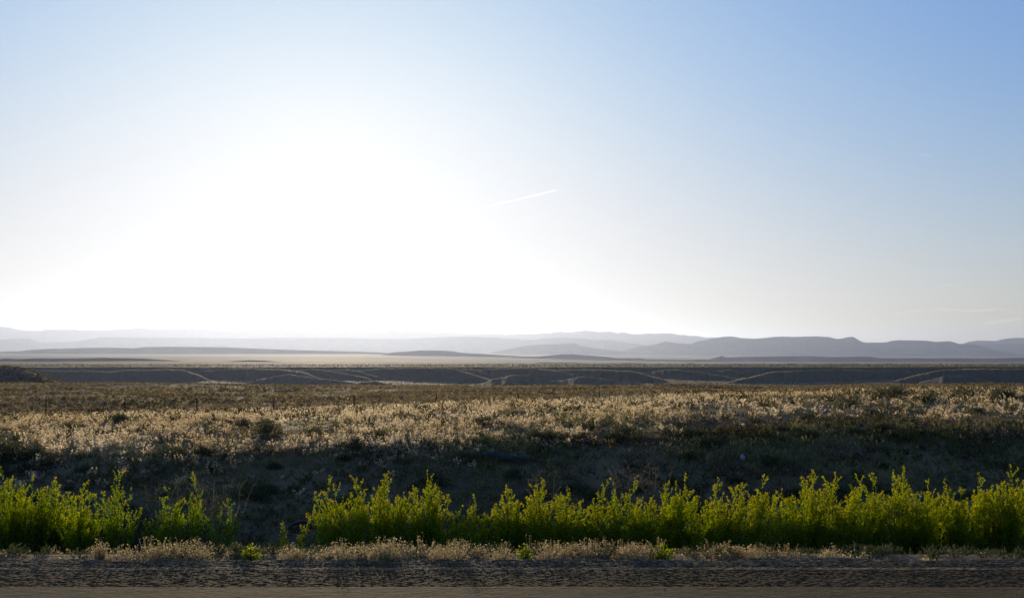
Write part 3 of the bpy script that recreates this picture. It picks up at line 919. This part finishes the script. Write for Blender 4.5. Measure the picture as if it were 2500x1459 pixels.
# --- green flowering bushes along the ditch
def bush(u, top, wpx, label, dense=1.0, lean=0.0, Y=12.6, flower=1.0, seed=0, stems=None, tall=0.0):
    rg = np.random.default_rng(1000 + seed)
    x, _, ztop = ray(u, top, Y)
    zb = float(terrain(np.array([x]), np.array([Y]))[0])
    H = ztop - zb
    W = wpx / F * Y
    root = bpy.data.objects.new("mustard_bush", None)
    root.empty_display_size = 0.1
    sc.collection.objects.link(root)
    root.location = (x, Y, zb - 0.01)
    tag(root, label, "bush", "green flowering bushes along the ditch")
    ns = stems or max(5, int(20 * dense * (0.5 + W / .45)))
    sb = Bag(); lb = Bag(); fb = Bag()
    P0 = []; P1 = []; w0 = []; w1 = []
    LP = []; LD = []; LL = []; LT = []
    FP = []; FD = []
    for s in range(ns):
        a = rg.uniform(0, 2 * math.pi)
        r = math.sqrt(rg.uniform(0, 1))
        if s == 0:
            r *= 0.2
        edge = r
        hs = H * (1.0 - 0.34 * edge ** 1.6) * (rg.uniform(.52, .98) if s else 1.0)
        b = np.array([math.cos(a) * r * W * .22, math.sin(a) * r * .12, 0])
        tip = np.array([math.cos(a) * r * W * .57 + lean * hs * rg.uniform(.7, 1.2), math.sin(a) * r * .30, hs])
        seg = 7
        pts = []
        bend = rg.normal(0, .035, 3)
        for i in range(seg + 1):
            t = i / seg
            p = b + (tip - b) * t + bend * math.sin(t * math.pi)
            p[0] += lean * hs * .12 * (t * t - t)
            pts.append(p)
        pts = np.array(pts)
        for i in range(seg):
            P0.append(pts[i]); P1.append(pts[i + 1]); w0.append(.006 * (1 - i / seg) + .0022); w1.append(.006 * (1 - (i + 1) / seg) + .0022)
        # side branches
        nb = int(rg.integers(7, 12))
        tips = [(pts[-2], pts[-1])]
        for k in range(nb):
            t = rg.uniform(.25, .93)
            i = min(int(t * seg), seg - 1); p = pts[i] + (pts[i + 1] - pts[i]) * (t * seg - i)
            bl = H * rg.uniform(.10, .24) * (1.1 - t * .6)
            ba = rg.uniform(0, 2 * math.pi)
            d = np.array([math.cos(ba) * .55 + lean * .6, math.sin(ba) * .5, rg.uniform(.7, 1.1)]); d /= np.linalg.norm(d)
            e = p + d * bl
            P0.append(p); P1.append(e); w0.append(.003); w1.append(.0015)
            tips.append((p, e))
            m = int(22 * dense + 10)
            tt = rg.uniform(.1, 1.0, m)
            for q in tt:
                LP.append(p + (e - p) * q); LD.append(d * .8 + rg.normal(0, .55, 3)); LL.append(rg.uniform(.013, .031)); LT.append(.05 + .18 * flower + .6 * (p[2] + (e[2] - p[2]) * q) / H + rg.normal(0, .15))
        m = int(66 * dense + 16)
        for q in rg.uniform(.12, 1.0, m):
            i = min(int(q * seg), seg - 1); p = pts[i] + (pts[i + 1] - pts[i]) * (q * seg - i)
            d = rg.normal(0, .5, 3); d[2] = abs(d[2]) + .45; d[0] += lean * .5
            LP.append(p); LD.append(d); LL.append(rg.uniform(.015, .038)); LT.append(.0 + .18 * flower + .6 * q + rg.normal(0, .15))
        for (p, e) in tips:
            hrel = e[2] / H
            if hrel > .45 and rg.uniform() < .85 * flower * min(1, (hrel - .3) * 2.2):
                for k in range(int(rg.integers(3, 8))):
                    FP.append(e - (e - p) * rg.uniform(0, .35) + rg.normal(0, .006, 3)); FD.append(unit(e - p) * .8 + rg.normal(0, .5, 3))
    P0 = np.array(P0); P1 = np.array(P1); w0 = np.array(w0)[:, None]; w1 = np.array(w1)[:, None]
    sb.add(strips(P0, P1, w0, w1, rg), 0, .5)
    link("stem", sb.mesh("stem", [M_stem]), root)
    LL = np.array(LL)
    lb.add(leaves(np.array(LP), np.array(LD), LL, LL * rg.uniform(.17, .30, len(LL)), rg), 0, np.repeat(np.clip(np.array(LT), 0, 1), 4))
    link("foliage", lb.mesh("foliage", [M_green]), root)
    if FP:
        nF = len(FP)
        fb.add(leaves(np.array(FP), np.array(FD), rg.uniform(.018, .040, nF), rg.uniform(.009, .017, nF), rg), 0, np.repeat(rg.uniform(0, 1, nF), 4))
        link("blossom", fb.mesh("flower", [M_flower]), root)
    return root


BUSHES = [
    (12, 1132, 110, "tall leafy green bush cut off by the left edge of the photo", 1.2, 0, 9.5, .6),
    (75, 1160, 110, "dense green bush right beside the one cut by the left edge", 1.3, 0.03, 9.4, .5),
    (138, 1162, 105, "dense yellow tipped green bush in the middle of the left mass", 1.3, 0, 9.6, .7),
    (195, 1176, 90, "lower green bush closing the right end of the dense left mass", 1.1, .04, 9.4, .6),
    (285, 1150, 115, "loose upright green bush standing between the left mass and the dry twigs", .75, 0, 9.5, .4),
    (400, 1185, 120, "dark sparse green bush with pale dry twigs behind its top", .6, 0, 9.4, .1),
    (470, 1150, 100, "open spindly green bush with one tall thin leader left of the dark gap", .6, .02, 9.6, .25),
    (545, 1205, 80, "straggly low green bush under the pale tangle of dry twigs", .45, .06, 9.5, .15),
    (688, 1268, 45, "tiny green sprig alone in the dark gap, farther from the black scrap's right end", .35, -.05, 9.2, .5),
    (742, 1264, 50, "tiny green sprig growing over the black scrap in the ditch", .35, .12, 9.2, .6),
    (800, 1158, 85, "narrow upright bush on the right side of the bare dark gap", .8, 0, 9.5, 1.0),
    (868, 1160, 90, "green bush second to the right of the bare dark gap", .9, .02, 9.6, .8),
    (945, 1145, 105, "tallest full bush of the clump right of the dark gap", 1.2, .03, 9.5, 1.3),
    (1030, 1146, 100, "round yellow green bush ending the clump right of the dark gap", 1.2, .05, 9.5, 1.2),
    (1090, 1205, 70, "short thin bush in the dip between two taller green clumps, nearer the left clump", .6, .05, 9.5, .8),
    (1155, 1200, 85, "short loose bush in the dip between two taller green clumps, nearer the right clump", .7, .04, 9.5, .8),
    (1228, 1182, 90, "yellow flowered bush left of the brown dried flower stalk", 1.0, .05, 9.4, 1.3),
    (1300, 1160, 95, "yellow flowered bush with a brown dried stalk rising from its top", 1.1, .06, 9.5, 1.3),
    (1370, 1182, 95, "yellow flecked bush just right of the brown dried stalk", 1.0, .10, 9.5, 1.1),
    (1430, 1166, 110, "bush with yellow sprays leaning strongly to the right before a dark notch", .85, .28, 9.4, 1.3),
    (1495, 1174, 55, "thin single spire of green in the dark notch", .6, .03, 9.7, .5),
    (1540, 1160, 90, "bright green upright bush right of the dark notch", .9, .06, 9.5, 1.0),
    (1602, 1168, 90, "bright green bush below the pale dried weed stalks", 1.0, .10, 9.4, 1.0),
    (1660, 1154, 115, "large bright green bush reaching lowest towards the road grass", 1.3, .10, 9.3, 1.1),
    (1735, 1165, 85, "yellow flecked bush right of the large bright green one", 1.0, .12, 9.6, 1.2),
    (1785, 1172, 90, "yellow flecked bush below the white litter on the bank", 1.0, .14, 9.4, 1.2),
    (1832, 1156, 95, "bush with a tall right leaning tip below the white litter", .9, .18, 9.5, 1.2),
    (1890, 1188, 75, "short dull bush filling the notch right of the leaning tips", .7, .08, 9.6, .9),
    (1955, 1140, 115, "tall golden bush starting the high mass on the right", 1.2, .10, 9.5, 1.5),
    (2008, 1146, 95, "golden bush with a leaning tuft, second in the high right mass", 1.1, .14, 9.6, 1.5),
    (2072, 1156, 100, "golden bush with a right leaning spray, third in the high right mass", 1.1, .16, 9.4, 1.3),
    (2120, 1144, 85, "slim upright yellow tipped bush left of the single tall spire", 1.0, .05, 9.6, 1.2),
    (2195, 1128, 95, "bush topped by a single tall bare yellow spire", 1.1, .02, 9.5, 1.2),
    (2245, 1162, 105, "dense rounded bush just right of the single tall spire", 1.3, .05, 9.4, 1.1),
    (2295, 1160, 80, "dense bush left of the low saddle in the right mass", 1.1, .06, 9.5, 1.1),
    (2345, 1188, 100, "low green bush in the saddle of the right mass", 1.1, .02, 9.4, .8),
    (2390, 1148, 110, "tall golden bush second from the right edge", 1.3, .04, 9.5, 1.4),
    (2462, 1130, 120, "tallest golden bush at the right edge of the photo", 1.4, .05, 9.5, 1.5),
    (2540, 1135, 110, "golden bush mostly cut off by the right edge of the photo", 1.3, .03, 9.5, 1.4),
]
for i, b in enumerate(BUSHES):
    (u, top, w, lab, dn, ln, Y, fl) = b
    bush(u, top, w, lab, dn, ln, 12.6 + (Y - 9.5) * 1.5 + rng.uniform(-.2, .2), fl, seed=i)


# --- dried weeds: pale tangles of bare twigs
def dried_weed(u, top, hw, Y, label, seed, base_dz=None, hh=None, heads=True, ns=9):
    rg = np.random.default_rng(3000 + seed)
    x, _, zt = ray(u, top, Y)
    zb = float(terrain(np.array([x]), np.array([Y]))[0])
    H = zt - zb
    W = hw / F * Y
    root = bpy.data.objects.new("dried_weed", None); sc.collection.objects.link(root)
    root.empty_display_size = .1
    root.location = (x, Y, zb - .01)
    tag(root, label, "dried weed", "dried weeds among the green bushes")
    P0 = []; P1 = []; W0 = []; hd = []
    for s in range(ns):
        b = np.array([rg.normal(0, .02), rg.normal(0, .02), 0])
        a = rg.uniform(-1, 1)
        d = np.array([a * W / H, rg.normal(0, .15), 1.0]) * H / 6
        p = b
        for i in range(6):
            e = p + d * rg.uniform(.8, 1.1) + rg.normal(0, .025, 3) * H
            if e[2] > H:
                e[2] = H - rg.uniform(0, .06)
            P0.append(p); P1.append(e); W0.append(.006 - i * .0007)
            if i >= 3:
                for k in range(4):
                    q = p + (e - p) * rg.uniform(0, 1)
                    e2 = q + np.array([rg.normal(0, .5), rg.normal(0, .4), rg.uniform(-.1, .7)]) * H * .13
                    P0.append(q); P1.append(e2); W0.append(.003)
                    hd.append(e2)
            p = e
    P0 = np.array(P0); P1 = np.array(P1); W0 = np.array(W0)[:, None]
    bg = Bag(); bg.add(strips(P0, P1, W0, W0 * .7, rg), 0, rg.uniform(.3, 1))
    link("twig", bg.mesh("twig", [M_twig]), root)
    if heads:
        hd = np.repeat(np.array(hd), 3, 0)
        bg = Bag(); bg.add(leaves(hd, rg.normal(0, 1, hd.shape), rg.uniform(.008, .02, len(hd)), rg.uniform(.004, .008, len(hd)), rg), 0, np.repeat(rg.uniform(.2, 1, len(hd)), 4))
        link("seed_sprays", bg.mesh("seed_head", [M_twig]), root)


dried_weed(405, 1160, 60, 13.2, "pale dry twigs poking out behind the dark sparse green bush", 1, ns=7, heads=False)
dried_weed(535, 1165, 110, 13.1, "wide pale tangle of bare curling twigs over the straggly bush left of the gap", 2, ns=14, heads=False)
dried_weed(1308, 1142, 45, 12.8, "single brown dried flower stalk standing above a yellow flowered bush", 3, ns=4)
dried_weed(1530, 1136, 50, 14.2, "faint dried weed stalks on the shaded bank, left one of the pair", 4, ns=6)
dried_weed(1600, 1128, 60, 14.2, "faint dried weed stalks on the shaded bank, right one of the pair", 5, ns=7)


# --- tufts that stand out of the verge grass
def verge_tuft(u, ybase, top, wpx, label, seed, green=0.0, pink=0.5):
    rg = np.random.default_rng(4000 + seed)
    Y = CAM_Z / ((ybase - 856) / F)
    x, _, zt = ray(u, top, Y)
    zb = float(terrain(np.array([x]), np.array([Y]))[0])
    H = max(.08, zt - zb); W = wpx / F * Y * .5
    root = bpy.data.objects.new("grass_tuft", None); sc.collection.objects.link(root)
    root.empty_display_size = .05
    root.location = (x, Y, zb)
    tag(root, label, "grass tuft", "grass tufts standing out along the road edge")
    b = Bag()
    n = 120
    a = rg.uniform(0, 2 * math.pi, n); r = np.sqrt(rg.uniform(0, 1, n))
    p0 = np.stack([np.cos(a) * r * W * .35, np.sin(a) * r * W * .35, 0 * a], 1)
    hh = H * (.25 + .75 * rg.uniform(0, 1, n) ** 1.6) * (1 - .35 * r)
    p1 = np.stack([np.cos(a) * r * W, np.sin(a) * r * W, hh], 1)
    pm = (p0 + p1) * .5 + np.stack([0 * a, 0 * a, hh * .12], 1)
    ww = np.full((n, 1), .0028)
    b.add(strips(p0, pm, ww, ww * .9, rg), 0, rg.uniform(.2, .9)); b.add(strips(pm, p1, ww * .9, ww * .4, rg), 0, .6)
    link("blade", b.mesh("blade", [M_stem if green > .5 else M_vdry]), root)
    if green < .5:
        hd = np.repeat(p1, 4, 0) - (p1 - p0).repeat(4, 0) * rg.uniform(0, .35, (n * 4, 1)) + rg.normal(0, .008, (n * 4, 3))
        b = Bag(); b.add(leaves(hd, np.stack([rg.normal(0, .7, n * 4), rg.normal(0, .5, n * 4), rg.normal(.2, .5, n * 4)], 1), rg.uniform(.008, .022, n * 4), rg.uniform(.003, .007, n * 4), rg), 0, np.repeat(np.clip(rg.normal(1 - pink, .25, n * 4), 0, 1), 4))
        link("seed_sprays", b.mesh("seed_head", [M_vseed]), root)
    else:
        hd = np.repeat(p0 + (p1 - p0) * rg.uniform(.2, 1, (n, 1)), 3, 0)
        b = Bag(); b.add(leaves(hd, rg.normal(0, 1, hd.shape) + np.array([0, 0, .5]), rg.uniform(.015, .03, n * 3), rg.uniform(.006, .012, n * 3), rg), 0, np.repeat(rg.uniform(.4, 1, n * 3), 4))
        link("foliage", b.mesh("foliage", [M_green]), root)


VT = [
    (245, 1345, 1302, 40, "thin leaning tuft in front of the loose upright green bush", 0, .4),
    (490, 1350, 1303, 80, "rounded pale seedy tuft below the tall thin leader", 0, .3),
    (610, 1348, 1310, 60, "small leafy green clump in the dry verge below the dark gap", 1, .3),
    (712, 1352, 1312, 70, "pale pink seedy tuft below the black scrap", 0, .6),
    (835, 1356, 1305, 75, "largest straw bunch with tall stalks in the dry verge", 0, .2),
    (890, 1354, 1312, 70, "straw bunch just right of the largest straw bunch", 0, .2),
    (945, 1353, 1311, 75, "pinkest feathery tuft in the dry verge", 0, .95),
    (1110, 1356, 1292, 80, "upright greenish straw tuft below the dip between two green clumps", 0, .2),
    (1072, 1356, 1322, 60, "low reddish tuft left of the upright greenish straw tuft", 0, .9),
    (1225, 1354, 1315, 60, "straw tuft below the bush left of the brown stalk", 0, .2),
    (1283, 1348, 1312, 40, "short green spike in the verge below the brown stalk", 1, .3),
    (1335, 1352, 1312, 70, "pale seedy tuft in front of the bush right of the brown stalk", 0, .4),
    (1550, 1350, 1315, 80, "straw tuft below the bright green bush right of the dark notch", 0, .3),
    (1620, 1345, 1310, 60, "small bright green clump at the foot of the large bright green bush", 1, .3),
    (1850, 1352, 1312, 80, "brown feathery tuft below the right leaning tips", 0, .7),
    (2030, 1350, 1318, 55, "thin shaded seedy tuft below the golden bushes", 0, .5),
]
for i, (u, yb, tp, w, lab, g, pk) in enumerate(VT):
    verge_tuft(u, yb, tp, w, lab, i, g, pk)


# --- sagebrush mounds
def sage_mesh(seed, mat, flat):
    rg = np.random.default_rng(5000 + seed)
    n = 1300
    cc = unit(rg.normal(size=(9, 3))) * rg.uniform(.25, .62, (9, 1)); cc[:, 2] = np.abs(cc[:, 2]) * flat + .18
    w = rg.integers(0, 9, n)
    d = unit(rg.normal(size=(n, 3)))
    p = cc[w] + d * rg.uniform(.12, .42, (n, 1)) * np.array([1, 1, flat])
    p[:, 2] = np.maximum(p[:, 2], .02)
    dd = unit(p - np.array([0, 0, -.3])) + rg.normal(0, .45, (n, 3))
    b = Bag()
    tn = np.clip(.45 + rg.normal(0, .22, n) + .3 * (p[:, 2] - .4), 0, 1)
    b.add(leaves(p, dd, rg.uniform(.06, .15, n), rg.uniform(.02, .045, n), rg), 0, np.repeat(tn, 4))
    fol = b.mesh("foliage", [mat])
    b = Bag()
    q0 = rg.normal(0, .05, (16, 3)) * np.array([1, 1, 0]); q1 = cc[rg.integers(0, 9, 16)] * rg.uniform(.7, 1.1, (16, 1))
    b.add(strips(q0, q1, np.full((16, 1), .03), np.full((16, 1), .012), rg), 0, .3)
    return fol, b.mesh("branch", [M_twig])


sages = [sage_mesh(i, M_sage, .55 + .1 * (i % 3)) for i in range(5)]
blues = [sage_mesh(20 + i, M_bluesage, .45) for i in range(2)]
made = {}


def place_sage(X, Y, size, proto, label, group, name="sagebrush"):
    z = float(terrain(np.array([X]), np.array([Y]))[0])
    r = bpy.data.objects.new(name, None); sc.collection.objects.link(r)
    r.empty_display_size = .1
    r.location = (X, Y, z - .03); r.rotation_euler = (0, 0, rng.uniform(0, 6.28)); r.scale = (size, size, size * rng.uniform(.8, 1.1))
    tag(r, label, "shrub", group)
    for nm, me in zip(("foliage", "branch"), proto):
        link(nm, me, r)


ZU = [(-40, 330, "behind the dense left bushes"), (330, 640, "behind the dry twigs and spindly bushes"), (640, 820, "above the bare dark gap"),
      (820, 1110, "behind the clump right of the dark gap"), (1110, 1480, "behind the bushes round the brown dried stalk"),
      (1480, 1780, "behind the bright green bushes"), (1780, 2130, "around and right of the white litter"), (2130, 2540, "behind the high golden bushes at the right")]
for (u0, u1, where) in ZU:
    for (ya, yb, row, n, s0, s1) in ((14.3, 17.5, 'bank', 7, .16, .34), (17.8, 31, 'crest', 11, .16, .38)):
        w = (u1 - u0) / 320
        for k in range(max(2, int(round(n * w)))):
            Y = math.sqrt(rng.uniform(ya ** 2, yb ** 2)); X = (rng.uniform(u0, u1) - 1250) / F * Y
            if row == 'bank':
                lab = "low shrub on shaded bank " + where
            else:
                lab = "rounded shrub in pale bank top grass " + where
            place_sage(X, Y, rng.uniform(s0, s1), sages[int(rng.integers(0, 5))], lab, lab.replace("shrub", "shrubs"))
# mounds one can tell apart
for (u, y, Y, s, pr, lab, nm) in [
    (1255, 1116, 15.2, .34, blues[0], "flat blue grey sage mat on the shaded bank above the brown stalk", "blue_sage"),
    (1200, 1108, 15.8, .30, blues[1], "small blue grey sage just left of the flat blue grey mat", "blue_sage"),
    (1530, 1070, 17.5, .55, sages[1], "widest olive shrub mound at the edge of the sunlit grass", "sagebrush"),
    (1320, 1068, 18.0, .45, sages[2], "olive shrub mound left of the widest one", "sagebrush"),
    (1690, 1060, 19.0, .45, sages[3], "olive shrub mound right of the widest one", "sagebrush"),
    (2175, 965, 36.0, .7, sages[4], "tall brown shrub rising above the far crest at the right", "sagebrush"),
    (2440, 970, 33.0, .62, sages[0], "dark shrub on the far crest close to the right edge", "sagebrush"),
    (20, 1110, 14.0, .45, sages[2], "big olive shrub at the left edge above the green bushes", "sagebrush"),
    (640, 1058, 19.0, .55, sages[1], "dark shrub in the brightest grass left of the middle", "sagebrush"),
    (305, 1025, 27.0, .42, sages[0], "brown shrub at the foot of the second fence post from the left", "sagebrush")]:
    Y = ground_at(u, y + 10, 14, 60)
    x = (u - 1250) / F * Y
    place_sage(x, Y, s, pr, lab, "shrub mounds that stand out on the bank", nm)


# --- tiny junipers dotting the plateau
def juniper_mesh(seed):
    rg = np.random.default_rng(6000 + seed)
    b = Bag(); n = 90
    d = unit(rg.normal(size=(n, 3))); p = d * rg.uniform(.1, .8, (n, 1)) * np.array([.8, .8, .9]) + np.array([0, 0, .9])
    b.add(leaves(p, d + rg.normal(0, .3, (n, 3)), rg.uniform(.3, .6, n), rg.uniform(.2, .4, n), rg), 0, np.repeat(rg.uniform(0, .6, n), 4))
    b.add(strips(np.array([[0, 0, 0.]]), np.array([[0, 0, .9]]), np.array([[.2]]), np.array([[.12]]), rg), 1, .2)
    return b.mesh("juniper", [M_sage, M_twig])


junis = [juniper_mesh(i) for i in range(4)]
JZ = [(-20, 480), (480, 860), (860, 1160), (1160, 1500), (1500, 1850), (1850, 2200), (2200, 2520)]
JW = ["left of the first lit notch", "above the domed mound under the glare", "above the long central shaded face", "above the shaded faces right of the centre",
      "above the faces crossed by the pale track", "above the widest shaded face on the right", "near the right edge of the plateau"]
JN = [16, 46, 60, 44, 36, 42, 30]
for (a, b), wh, n in zip(JZ, JW, JN):
    for k in range(n):
        Y = rng.uniform(845, 1060); u = rng.uniform(a, b); X = (u - 1250) / F * Y
        z = float(terrain(np.array([X]), np.array([Y]))[0])
        o = link("juniper", junis[int(rng.integers(0, 4))], None, (X, Y, z - .1))
        s = rng.uniform(.28, .75); o.scale = (s * rng.uniform(.9, 1.4), s, s); o.rotation_euler = (0, 0, rng.uniform(0, 6.28))
        tag(o, "tiny dark juniper dot on the pale plateau " + wh, "juniper", "junipers on the plateau " + wh)

# ------------------------------------------------------------------ fence
def box_v(x0, x1, y0, y1, z0, z1):
    v = np.array([(x, y, z) for z in (z0, z1) for y in (y0, y1) for x in (x0, x1)], float)
    f = np.array([(0, 2, 3, 1), (4, 5, 7, 6), (0, 1, 5, 4), (2, 6, 7, 3), (0, 4, 6, 2), (1, 3, 7, 5)])
    return v, f


FY = 62.0
fence = bpy.data.objects.new("wire_fence", None); sc.collection.objects.link(fence)
fence.location = (0, FY, -2.0)
tag(fence, "sparse wire fence of thin dark steel posts crossing the field", "fence")
tops = [(-78, 975), (113, 972), (306, 972), (481, 971), (668, 970), (865, 962), (1064, 960), (1265, 958), (1463, 972)]
pts = []
for (u, ty) in tops:
    x, y, z = ray(u, ty, FY)
    zb = float(terrain(np.array([x]), np.array([FY]))[0])
    z = max(z, zb + .7)
    h = z - zb + .25
    b = Bag()
    # T-section steel post: flange, web and a spade tip at the top
    b.add(box_v(-.038, .038, -.006, .006, -.25, h - .25), 0, .5)
    b.add(box_v(-.006, .006, .0062, .040, -.25, h - .26), 0, .5)
    b.add(box_v(-.018, .018, -.012, -.0062, h - .45, h - .30), 0, .5)
    o = link("post", b.mesh("post", [M_post]), fence, (x, 0, zb + 2.0))
    o.rotation_euler = (rng.normal(0, .02), rng.normal(0, .025), 0)
    pts.append((x, zb, z))
for frac in (.35, .58, .78, .95):
    vs = []; fs = []; n0 = 0
    for (a, b2) in zip(pts[:-1], pts[1:]):
        for s in range(6):
            t0, t1 = s / 6, (s + 1) / 6
            q = []
            for t in (t0, t1):
                x = a[0] + (b2[0] - a[0]) * t
                z = (a[1] + (a[2] - a[1]) * frac) * (1 - t) + (b2[1] + (b2[2] - b2[1]) * frac) * t - .05 * 4 * t * (1 - t)
                q.append((x, z + 2.0))
            r = .003
            for (dy, dz) in ((-r, -r), (r, -r), (r, r), (-r, r)):
                vs.append((q[0][0], -.016 + dy, q[0][1] + dz))
            for (dy, dz) in ((-r, -r), (r, -r), (r, r), (-r, r)):
                vs.append((q[1][0], -.016 + dy, q[1][1] + dz))
            for k in range(4):
                fs.append((n0 + k, n0 + (k + 1) % 4, n0 + 4 + (k + 1) % 4, n0 + 4 + k))
            n0 += 8
    link("wire", mesh_np("wire", np.array(vs), np.array(fs), M_wire), fence)

# ------------------------------------------------------------------ litter
# crumpled white bag on the bank
bm = bmesh.new(); bmesh.ops.create_icosphere(bm, subdivisions=3, radius=1)
rgl = np.random.default_rng(8)
v = np.array([q.co[:] for q in bm.verts]); f = np.array([[q.index for q in fc.verts] for fc in bm.faces]); bm.free()
crease = (fbm(v[:, 0] * 2.2 + 5, v[:, 2] * 2.2 + v[:, 1] * 1.7 + 3, 5, 3) - .5)
v = v * (1 + crease[:, None] * .9) * np.array([.045, .04, .065])
v[:, 0] *= 1 - .45 * np.clip(v[:, 2] / .075, 0, 1)
BY = ground_at(1809, 1126, 13.5, 24)
bx = (1809 - 1250) / F * BY
bz = float(terrain(np.array([bx]), np.array([BY]))[0])
bag_o = link("plastic_bag", mesh_np("plastic_bag", v, f, M_bag, smooth=True), None, (bx, BY, bz + .055))
tag(bag_o, "small crumpled white plastic litter lying on the shaded bank", "litter")
# scrap of tyre tread in the ditch
TY = ground_at(738, 1290, 12.95, 18)
tx, _, tz = ray(738, 1286, TY)
vs = []; nseg = 18
for i in range(nseg + 1):
    t = i / nseg - .5
    xx = t * .36; zz = .075 * (1 - (2 * t) ** 2)
    for (dy, dz) in ((-.07, 0), (-.05, .022), (0, .030), (.05, .022), (.07, 0), (.05, -.012), (-.05, -.012)):
        vs.append((xx, dy + .03 * math.sin(t * 5), zz + dz + (.006 if i % 2 else 0)))
fs = []
for i in range(nseg):
    for k in range(7):
        fs.append((i * 7 + k, i * 7 + (k + 1) % 7, i * 7 + 7 + (k + 1) % 7, i * 7 + 7 + k))
zb = float(terrain(np.array([tx]), np.array([TY]))[0])
ty_o = link("tyre_scrap", mesh_np("tyre_scrap", np.array(vs), np.array(fs), M_rubber), None, (tx, TY, zb + .01))
tag(ty_o, "black arched scrap of rubber lying in the ditch in the dark gap", "scrap")

# ------------------------------------------------------------------ haze
HZ = 45000.0
v, f = box_v(-HZ, HZ, -HZ, HZ, -95, 790)
N = NT("haze_air")
pv = N.n("ShaderNodeVolumePrincipled")
pv.inputs["Color"].default_value = (0.56, 0.655, 0.86, 1)
pv.inputs["Density"].default_value = 2.9e-5
pv.inputs["Anisotropy"].default_value = 0.60
N.t.links.new(pv.outputs[0], N.out.inputs["Volume"])
hz = link("haze", mesh_np("haze", v, f, N.m))
hz.display_type = 'WIRE'
tag(hz, "pale dusty air over the whole plain", "haze", kind='stuff')


# ------------------------------------------------------------------ contrail and wisps of cloud
def cloud_mat(name, dens, aniso, col=(1, 1, 1)):
    N = NT(name)
    n = N.noise(N.pos((1, 1, 1)), 0.0012, 4, 0.6)
    pv = N.n("ShaderNodeVolumePrincipled")
    pv.inputs["Color"].default_value = (*col, 1)
    pv.inputs["Anisotropy"].default_value = aniso
    pv.inputs["Density"].default_value = dens
    N.t.links.new(pv.outputs[0], N.out.inputs["Volume"])
    return N.m


M_contrail = cloud_mat("contrail_ice", 0.0017, .75)
M_wisp = cloud_mat("wisp_ice", 0.0003, .6)


def streak(name, p0, p1, D, thick, mat, label, cat, group=None, seed=0, taper=(.3, 1), depth=1.0):
    rg = np.random.default_rng(7000 + seed)
    a = np.array(ray(*p0, D)); b = np.array(ray(*p1, D))
    n = 40
    t = np.linspace(0, 1, n)
    c = a + (b - a) * t[:, None]
    w = thick / F * D * .5
    wob = (fbm(t * 9, t * 0 + seed, seed, 3) - .5)
    c[:, 2] += wob * w * 1.2
    rad = w * (taper[0] + (taper[1] - taper[0]) * t) * (.6 + .8 * fbm(t * 14, t * 0 + 3 + seed, seed + 2, 3)) * np.minimum(1, np.minimum(t, 1 - t) * 9)
    k = 10
    vs = []
    for i in range(n):
        for j in range(k):
            q = 2 * math.pi * j / k
            vs.append((c[i, 0], c[i, 1] + math.cos(q) * rad[i] * depth, c[i, 2] + math.sin(q) * rad[i]))
    fs = [(i * k + j, i * k + (j + 1) % k, (i + 1) * k + (j + 1) % k, (i + 1) * k + j) for i in range(n - 1) for j in range(k)]
    o = link(name, mesh_np(name, np.array(vs), np.array(fs), mat, smooth=True))
    return tag(o, label, cat, group)


streak("contrail", (1183, 506.5), (1370, 462), 52000, 4.2, M_contrail, "thin white contrail slanting up right of the sun glare", "contrail", seed=1, taper=(1.0, .75))
streak("contrail", (180, 302), (196, 320), 52000, 3.0, M_contrail, "very short faint contrail stub high at the upper left", "contrail", seed=2, taper=(.6, .6))
WISPS = [((2242, 378), (2282, 381), 5, "tiny faint wisp alone in the blue sky at the right"),
         ((2280, 697), (2345, 694), 4, "faint thin streak above the low cloud band at the right"),
         ((2170, 768), (2260, 756), 6, "leftmost cream streak of the low cloud band at the right"),
         ((2275, 754), (2350, 757), 8, "cream wisp in the middle of the low cloud band"),
         ((2340, 758), (2430, 757), 8, "long flat cream wisp right of the middle one"),
         ((2415, 754), (2475, 757), 8, "short cream wisp ending the upper line near the right edge"),
         ((2455, 764), (2560, 762), 7, "cream wisp cut by the right edge"),
         ((2400, 790), (2500, 776), 12, "low ragged cream cloud under the band near the right edge")]
for i, (a, b, th, lab) in enumerate(WISPS):
    streak("cloud", a, b, 60000, th, M_wisp, lab, "cloud", "small wisps of cloud at the right", seed=10 + i, taper=(.8, .9), depth=3.0)
